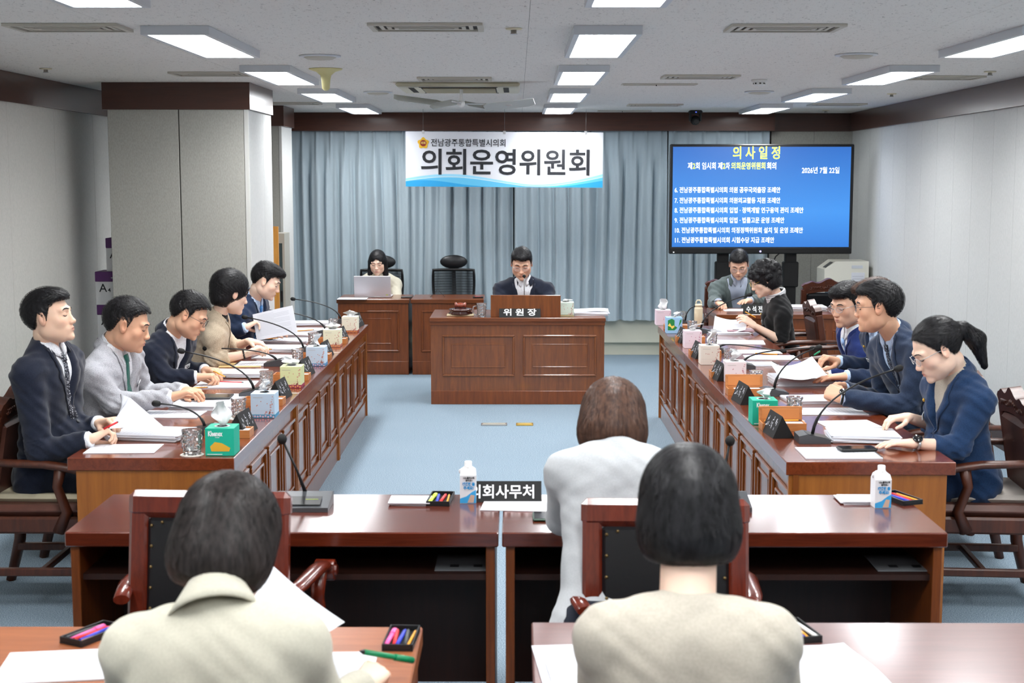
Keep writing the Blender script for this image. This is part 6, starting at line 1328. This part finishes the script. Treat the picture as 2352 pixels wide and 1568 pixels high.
    if brows:
        Fh = Hd['F']; gg = Hd['g']
        def onf(pts, off):
            P_ = np.array([(x, .14, z) for x, z in pts]); H = march(gg, Fh, P_, np.tile((0, -1., 0), (len(P_), 1)), n=60); N = grad(gg, Fh, H); o = H + N * off
            return warp(o) if warp else o
        q_ = MB(); q2 = MB()
        for s in (-1, 1):
            q_.tube(onf([(s * .014, .0235), (s * .026, .027), (s * .038, .0265), (s * .049, .021)], .0006), [.0026, .0036 if not fem else .0024, .0032 if not fem else .0021, .001], 6)
            q2.tube(onf([(s * .018, -.0015), (s * .025, -.0048), (s * .033, -.0055), (s * .041, -.0035), (s * .046, .0)], .0004), [.0009, .0017, .002, .0019, .001], 6)
        HB(q_, 'eyebrows', hmt); HB(q2, 'eyelashes', H_black)
    if glasses is not None:
        q_ = MB(); q3 = MB(); yv = .106; rim = glasses
        for s in (-1, 1):
            ring = [(s * .033 + .0225 * math.cos(a), yv - .006 * abs(math.cos(a) * .5 + .5 * s) ** 2 * 1.2, -.001 + .0165 * math.sin(a)) for a in [2 * PI * i / 18 for i in range(19)]]
            q_.tube(ring, .0011, 6, caps=False); q_.tube([(s * .055, yv - .006, .006), (s * .07, .07, .008), (s * .079, .02, .008), (s * .083, -.01, .0)], .0012, 5)
            q3.add([(s * .033, yv - .002, -.001)] + ring[:-1], [(0, i + 1, (i + 1) % 18 + 1) for i in range(18)])
        q_.tube([(-.011, yv, .002), (0, yv + .003, .005), (.011, yv, .002)], .0012, 5)
        go = HB(q_, 'glasses', rim); q3.v = [tuple((RM @ (vec(v) * hs)) + hd - org) for v in q3.v]; q3.build('lens', M_lens, go)
    return root, dict(nk=nk, lat=lat, up=up, fw=fw, g=g, FJ=FJ, org=org, proj=proj, sheet=sheet, wrs=wrs)
# ================================================================ THE PEOPLE
C_navy = cloth('dark_navy_wool', (27, 32, 46)); C_navy2 = cloth('navy_suit_cloth', (30, 42, 66)); C_blue = cloth('bright_navy_cloth', (28, 44, 96)); C_dnavy = cloth('slate_navy_cloth', (38, 50, 72))
C_white = cloth('white_shirt', (214, 217, 224), rough=.8); C_lblue = cloth('light_blue_shirt', (178, 200, 232), rough=.8); C_ivory = cloth('ivory_jacket', (186, 182, 166), (194, 190, 174), bump=.1); C_off = cloth('off_white_jacket', (176, 179, 182), (182, 185, 188), bump=.1)
C_cream = cloth('cream_beige_jacket', (170, 163, 150), (180, 173, 160), bump=.12); C_beige = cloth('beige_jacket', (182, 166, 144), bump=.2); C_blk = cloth('black_crepe', (20, 20, 22)); C_teal = cloth('blue_navy_blazer', (28, 50, 82)); C_grn = cloth('grey_green_jacket', (84, 94, 94), bump=.3)
C_tweed = mat('light_grey_tweed', (134, 136, 144), .9, spec=.15, var=((204, 204, 209), 520), bump=(300, .4, .002))
def stripes(name, c1, c2, sc=120):
    m = bpy.data.materials.new(name); t, b = nt(m); tc = t.nodes.new('ShaderNodeTexCoord'); w = t.nodes.new('ShaderNodeTexWave'); w.bands_direction = 'X'; w.inputs['Scale'].default_value = sc / 6.28; t.links.new(tc.outputs['Object'], w.inputs['Vector'])
    r = t.nodes.new('ShaderNodeValToRGB'); e = r.color_ramp.elements; e[0].position = .35; e[0].color = lin(c1); e[1].position = .6; e[1].color = lin(c2); t.links.new(w.outputs['Fac'], r.inputs[0]); t.links.new(r.outputs[0], b.inputs['Base Color']); b.inputs['Roughness'].default_value = .85; return m
def dots(name, c1, c2, sc=110):
    m = bpy.data.materials.new(name); t, b = nt(m); tc = t.nodes.new('ShaderNodeTexCoord'); w = t.nodes.new('ShaderNodeTexVoronoi'); w.inputs['Scale'].default_value = sc; t.links.new(tc.outputs['Object'], w.inputs['Vector'])
    r = t.nodes.new('ShaderNodeValToRGB'); e = r.color_ramp.elements; e[0].position = .3; e[0].color = lin(c1); e[1].position = .36; e[1].color = lin(c2); t.links.new(w.outputs['Distance'], r.inputs[0]); t.links.new(r.outputs[0], b.inputs['Base Color']); b.inputs['Roughness'].default_value = .6; return m
T_dot = dots('dotted_navy_tie', (190, 194, 202), (24, 28, 42)); T_green = cloth('green_tie', (36, 92, 84), (58, 112, 100)); T_sky = cloth('sky_blue_tie', (74, 138, 204)); T_pale = cloth('pale_blue_tie', (150, 184, 228)); T_navy = dots('small_dotted_navy_tie', (150, 170, 190), (24, 32, 50))
C_strp = stripes('striped_shirt', (96, 116, 150), (206, 212, 224), 700)
def jowl(w=1.08, j=.0):
    def f(V):
        V = V.copy(); k = np.clip((-.0 - V[:, 2]) / .08, 0, 1); V[:, 0] *= 1 + (w - 1) * (.4 + .6 * k); return V
    return f
ppl = {}
SEAT = .56
ppl['m1'] = person('man in dark navy suit and dotted tie, head tilted back, nearest on the left', (113, 727, 6.3), 92, -8, nk=(114, 808, 6.33), pel=(-2.13, 6.36, SEAT), taz=100, skin='a', hair='short', jacket=C_navy, shirt=C_white, tie=T_dot,
    arms=[((92, 1042, 6.1), (205, 1010, 6.08)), ((150, 1000, 6.6), (228, 972, 6.36))], hands=('pen', 'pinch'), hdirs=[((255, 985, 6.16), (.2, -.25, -1)), ((268, 960, 6.3), (0, 0, -1))], hs=1.02, nstr=1500, slen=.04, h=.008, seed=2, front=1, bulk=1.08)
ppl['m2'] = person('heavy man in light grey tweed jacket and green tie looking down at a tablet', (292, 745, 7.1), 84, 16, nk=(258, 808, 7.12), pel=(-2.12, 7.2, SEAT), taz=100, skin='b', hair='crop', hs=1.1, warp=jowl(1.12), bulk=1.14, sh=.2, jacket=C_tweed, shirt=C_white, tie=T_green,
    arms=[((262, 928, 6.95), (392, 912, 6.98)), ((330, 905, 7.45), (425, 897, 7.3))], hands=('relax', 'relax'), hdirs=[((450, 893, 7.0), None), ((470, 900, 7.2), None)], nstr=1500, slen=.035, seed=3, badge=(-.1, .2), trousers=cloth('charcoal_trousers', (40, 40, 44)))
ppl['m3'] = person('man in navy jacket and open white shirt with dark rimmed glasses writing', (434, 722, 8.02), 88, 30, nk=(392, 772, 8.08), pel=(-2.12, 8.15, SEAT), taz=104, skin='d', hair='crop', hs=1.06, jacket=C_navy, shirt=C_white, bulk=1.06, sh=.195, vw=.07,
    arms=[((375, 868, 7.85), (448, 866, 7.88)), ((410, 850, 8.35), (470, 850, 8.2))], hands=('pen', 'relax'), hdirs=[((492, 862, 7.9), None), None], glasses=M_dgrey, nstr=1300, slen=.035, seed=4, badge=(-.09, .19))
ppl['w4'] = person('woman in beige jacket with short black hair turned away towards her neighbour', (530, 672, 8.95), 58, 16, nk=(503, 735, 8.97), pel=(-2.1, 9.03, SEAT), taz=78, kind='f', skin='f', hair='pixie', hs=1.08, jacket=C_beige, shirt=C_blk, shirt_collar=False, sh=.17, sleeve=.45, cuff=False,
    arms=[((490, 828, 8.78), (568, 812, 8.82)), ((535, 800, 9.25), (572, 783, 9.12))], hands=('pen', 'relax'), hdirs=[((596, 798, 8.85), None), ((612, 790, 9.1), None)], nstr=1600, slen=.05, seed=5)
ppl['m5'] = person('young man in navy suit and sky blue tie reading a raised sheet', (611, 645, 9.85), 88, 24, nk=(580, 694, 9.9), pel=(-2.02, 9.98, SEAT), taz=100, skin='f', hair='swept', jacket=C_navy2, shirt=C_lblue, tie=T_sky, vlen=.28,
    arms=[((520, 765, 9.68), (562, 752, 9.66)), ((590, 775, 10.1), (630, 760, 10.0))], hands=('pinch', 'pinch'), hdirs=[((590, 738, 9.72), (.3, 0, -1)), None], nstr=1300, slen=.045, seed=6)
ppl['w6'] = person('woman with long black hair and ivory jacket behind the open laptop', (867, 603, 14.2), 182, 14, nk=(869, 641, 14.25), pel=(-1.4, 14.45, .58), taz=180, kind='f', skin='f', hair='long', jacket=C_ivory, shirt=C_ivory, shirt_collar=False, sh=.165, collar='open', vlen=.1, vw=.04,
    arms=[((838, 690, 14.15), (858, 690, 13.95)), ((912, 690, 14.15), (890, 690, 13.95))], hands=(None, None), nstr=1000, slen=.09, h=.01, seed=7, wrk=0.4)
ppl['m7'] = person('chairman in dark navy jacket and open white shirt reading behind the lectern screen', (1198, 604, 12.4), 182, 24, nk=(1204, 652, 12.46), pel=(.06, 12.68, .58), taz=180, skin='c', hair='parted', hs=1.1, bulk=1.08, sh=.2, jacket=C_navy, shirt=C_white, glasses=M_silver, vw=.066, badge=(-.105, .2), pin=(-.1, .11),
    arms=[((1150, 706, 12.35), (1176, 712, 12.15)), ((1262, 706, 12.35), (1232, 712, 12.15))], hands=('flat', 'flat'), nstr=1200, slen=.05, h=.009, seed=8)
ppl['m8'] = person('man in grey green jacket and striped shirt writing under the large screen', (1697, 606, 12.9), 192, 30, nk=(1692, 650, 12.98), pel=(2.02, 13.2, .58), taz=182, skin='c', hair='short', hs=1.04, jacket=C_grn, shirt=C_strp, glasses=M_silver, vw=.075, vlen=.42, bulk=1.02,
    arms=[((1640, 698, 12.85), (1650, 694, 12.62)), ((1745, 690, 12.9), (1722, 690, 12.7))], hands=('pen', 'flat'), hdirs=[((1662, 702, 12.5), None), ((1700, 692, 12.55), None)], nstr=1000, slen=.035, h=.009, seed=9)
ppl['w9'] = person('woman with curly black hair and white scarf turning pages', (1755, 640, 10.72), 266, 26, nk=(1786, 690, 10.78), pel=(2.05, 10.85, SEAT), taz=268, kind='f', skin='f', hair='curly', hs=1.05, jacket=C_blk, shirt=None, collar='blouse', cuff=False, sleeve=.02, sh=.17, bulk=1.04,
    arms=[((1760, 770, 11.05), (1722, 750, 10.9)), ((1795, 783, 10.62), (1733, 748, 10.6))], hands=('pinch', 'relax'), hdirs=[((1708, 735, 10.85), None), ((1708, 730, 10.6), (-.2, .8, -.8))], glasses=M_gold, nstr=1800, slen=.03, seed=10, badge=(.09, .2), pin=(.1, .14))
ppl['ma'] = person('man in bright navy suit with thin framed glasses glancing towards the camera', (1946, 700, 8.85), 236, 12, nk=(1962, 768, 8.9), pel=(2.3, 9.05, SEAT), taz=262, skin='c', hair='swept', hs=1.1, jacket=C_blue, shirt=C_white, tie=T_pale, glasses=M_silver, badge=(-.1, .12), sh=.19, bulk=1.05,
    arms=[((1980, 860, 9.1), (1930, 850, 9.05)), ((1960, 868, 8.75), (1905, 862, 8.75))], hands=('relax', 'relax'), nstr=1200, slen=.045, seed=11)
ppl['mb'] = person('man mostly hidden behind his neighbour, pale blue cuffs, green pen', (2008, 695, 8.05), 262, 10, nk=(2024, 762, 8.08), pel=(2.34, 8.15, SEAT), taz=256, skin='b', hair='swept', hmat=H_brown, hs=1.08, jacket=C_navy2, shirt=C_lblue, sh=.19, badge=(.1, .17), pin=(.1, .08),
    arms=[((2030, 850, 8.3), (1925, 830, 8.2)), ((2040, 872, 7.88), (1945, 864, 7.85))], hands=('pinch', 'flat'), hdirs=[((1885, 815, 8.15), (-.2, 0, -1)), ((1895, 866, 7.85), None)], nstr=900, slen=.045, seed=12)
ppl['mc'] = person('large man in slate navy suit with black smartwatch and clasped hands', (2018, 705, 7.12), 286, 4, nk=(2056, 776, 7.17), pel=(2.2, 7.2, SEAT), taz=256, skin='b', hair='short', hs=1.07, bulk=1.14, sh=.2, jacket=C_dnavy, shirt=C_lblue, tie=T_navy, glasses=M_dgrey,
    arms=[((2030, 925, 7.45), (1935, 893, 7.22)), ((2085, 935, 6.95), (1935, 912, 7.0))], hands=('clasp', 'clasp'), hdirs=[((1890, 888, 7.1), (0, -.7, -.4)), ((1890, 892, 7.1), (0, .8, -.3))], nstr=1600, slen=.04, seed=13)
ppl['wd'] = person('woman with black ponytail and blue navy blazer reading at the right table end', (2152, 800, 6.22), 266, 30, nk=(2196, 866, 6.28), pel=(2.02, 6.33, SEAT), taz=256, kind='f', skin='f', hair='pony', hs=1.1, sh=.175, bulk=1.08, jacket=C_teal, shirt=C_cream, shirt_collar=False, glasses=M_silver, sleeve=.55, cuff=False, badge=(.1, .2), pin=(.1, .13), vlen=.26,
    arms=[((2185, 990, 6.55), (2085, 958, 6.4)), ((2200, 1028, 6.08), (2098, 1018, 6.03))], hands=('relax', 'flat'), hdirs=[((2025, 962, 6.35), None), ((2020, 1016, 6.02), None)], nstr=1900, slen=.07, seed=14, trousers=cloth('blue_navy_skirt', (24, 42, 70)))
ppl['w10'] = person('woman with brown bob in off-white jacket seen from behind at the middle desk', (1408, 972, 4.5), 6, 34, nk=(1420, 1035, 4.36), pel=(.3, 4.08, SEAT), taz=0, kind='f', skin='f', hair='bob', hmat=H_brown, hs=1.1, sh=.152, jacket=C_off, shirt=None, collar='blouse', cuff=False, shd=0.03,
    arms=[((1520, 1180, 4.5), (1500, 1120, 4.78)), ((1292, 1190, 4.48), (1330, 1120, 4.8))], hands=('relax', 'relax'), nstr=5000, slen=.1, sw=.0007, h=.0075, seed=15, back=True, brows=False, wrk=0.35)
ppl['w11'] = person('woman with black bob and cream jacket seen from behind, bottom left foreground', (533, 1238, 2.98), 22, 26, roll=4, nk=(498, 1425, 2.82), pel=(-.6, 2.62, SEAT), taz=6, kind='f', skin='f', hair='bob', hmat=H_soft, hs=1.1, sh=.168, jacket=C_ivory, shirt=None, collar='stand', cuff=False, shd=0.015,
    arms=[((745, 1640, 2.88), (832, 1578, 3.05)), ((300, 1640, 2.95), (420, 1600, 3.15))], hands=('pen', 'relax'), hdirs=[((890, 1510, 3.18), (-.35, .0, -1)), None], nstr=8000, slen=.1, sw=.0006, h=.007, seed=16, back=True, brows=False, bulk=1.02, wrk=0.35)
ppl['w12'] = person('woman with sleek black bob and pale beige jacket from behind, bottom right foreground', (1578, 1166, 2.9), 0, 8, nk=(1577, 1410, 2.78), pel=(.335, 2.62, SEAT), taz=0, kind='f', skin='f', hair='bob', hmat=H_black, hs=1.06, sh=.158, jacket=C_cream, shirt=None, collar='blouse', cuff=False, shd=0.015,
    arms=[((1790, 1640, 2.95), (1740, 1600, 3.2)), ((1380, 1640, 2.95), (1420, 1600, 3.2))], hands=('relax', 'relax'), nstr=8000, slen=.1, sw=.0006, h=.007, seed=17, back=True, neckr=.057, brows=False, bulk=1.02, wrk=0.35)

def ring_on(e, w, t, rad, m, nm, lab_m=None, root=None, off=0, tube=.004):
    e, w = vec(e), vec(w); d = nrm(w - e); c = e + (w - e) * t; u = nrm(np.cross(d, (0, 0, 1))); v = np.cross(u, d); q = MB(); q.tube([c + (u * math.cos(a) + v * math.sin(a)) * rad for a in [i * PI / 9 for i in range(19)]], tube, 6, caps=False)
    o = q.build(nm, m, root[0] if root else None); return o, c, v
def local(o, root):
    org_ = vec((root.location.x, root.location.y, 0)); n = len(o.data.vertices); co = np.empty(n * 3, 'f'); o.data.vertices.foreach_get('co', co); co = co.reshape(-1, 3) - org_; o.data.vertices.foreach_set('co', co.astype('f').ravel()); o.data.update()
# white scarf of the woman at the far right
R9, I9 = ppl['w9']; q = MB(); rr = random.Random(4)
for k in range(5):
    pts = []
    for i in range(19):
        a = 2 * PI * i / 18; pts.append(I9['nk'] + I9['lat'] * math.cos(a) * (.066 + .006 * math.sin(3 * a + k)) + I9['fw'] * (math.sin(a) * (.066 + .005 * math.cos(2 * a + k)) + .006) + I9['up'] * (-.008 + k * .013 - .014 * math.sin(a)))
    q.tube(pts, .013 - .001 * k, 7, caps=False)
o = q.build('scarf', mat('sheer_white_scarf', (214, 214, 218), .8, bump=(160, .5, .002)), R9); local(o, R9)
def watch(key, idx, ePx, face_m, strap_m, t=.93, rad=.03):
    Rt, I = ppl[key]; w = I['wrs'][idx]; e = pt(ePx); o, c, v = ring_on(e, w, t, rad, strap_m, 'watch_strap', root=(Rt,), tube=.007); local(o, Rt)
    vv = nrm(vec((0, -.55, .85))); q = MB(); R_ = Vector(vv).to_track_quat('Z', 'Y').to_matrix(); q.lathe([(.021, 0), (.022, .004), (.02, .008), (0, .0085)], (0, 0, 0), 20); q.v = [tuple(vec(R_ @ Vector(p)) + c + vv * rad) for p in q.v]; o = q.build('watch_face', face_m, Rt); local(o, Rt)
watch('mc', 1, (2085, 935, 6.95), mat('watch_glass', (24, 26, 30), .12, coat=.6), M_blk2, 1.0, .033); watch('wd', 1, (2200, 1028, 6.08), MATS['watch_glass'], M_silver, .93, .027)
Rt, I = ppl['w4']
q = MB(); e = pt((490, 828, 8.78)); w = I['wrs'][0]; d = nrm(w - e); u = nrm(np.cross(d, (0, 0, 1))); v = np.cross(u, d); c = e + (w - e) * .9
for i in range(14): a = i * 2 * PI / 14; q.ball(c + (u * math.cos(a) + v * math.sin(a)) * .029, .0065, 8)
o = q.build('bead_bracelet', M_black, Rt); local(o, Rt); o['kind'] = 'stuff'
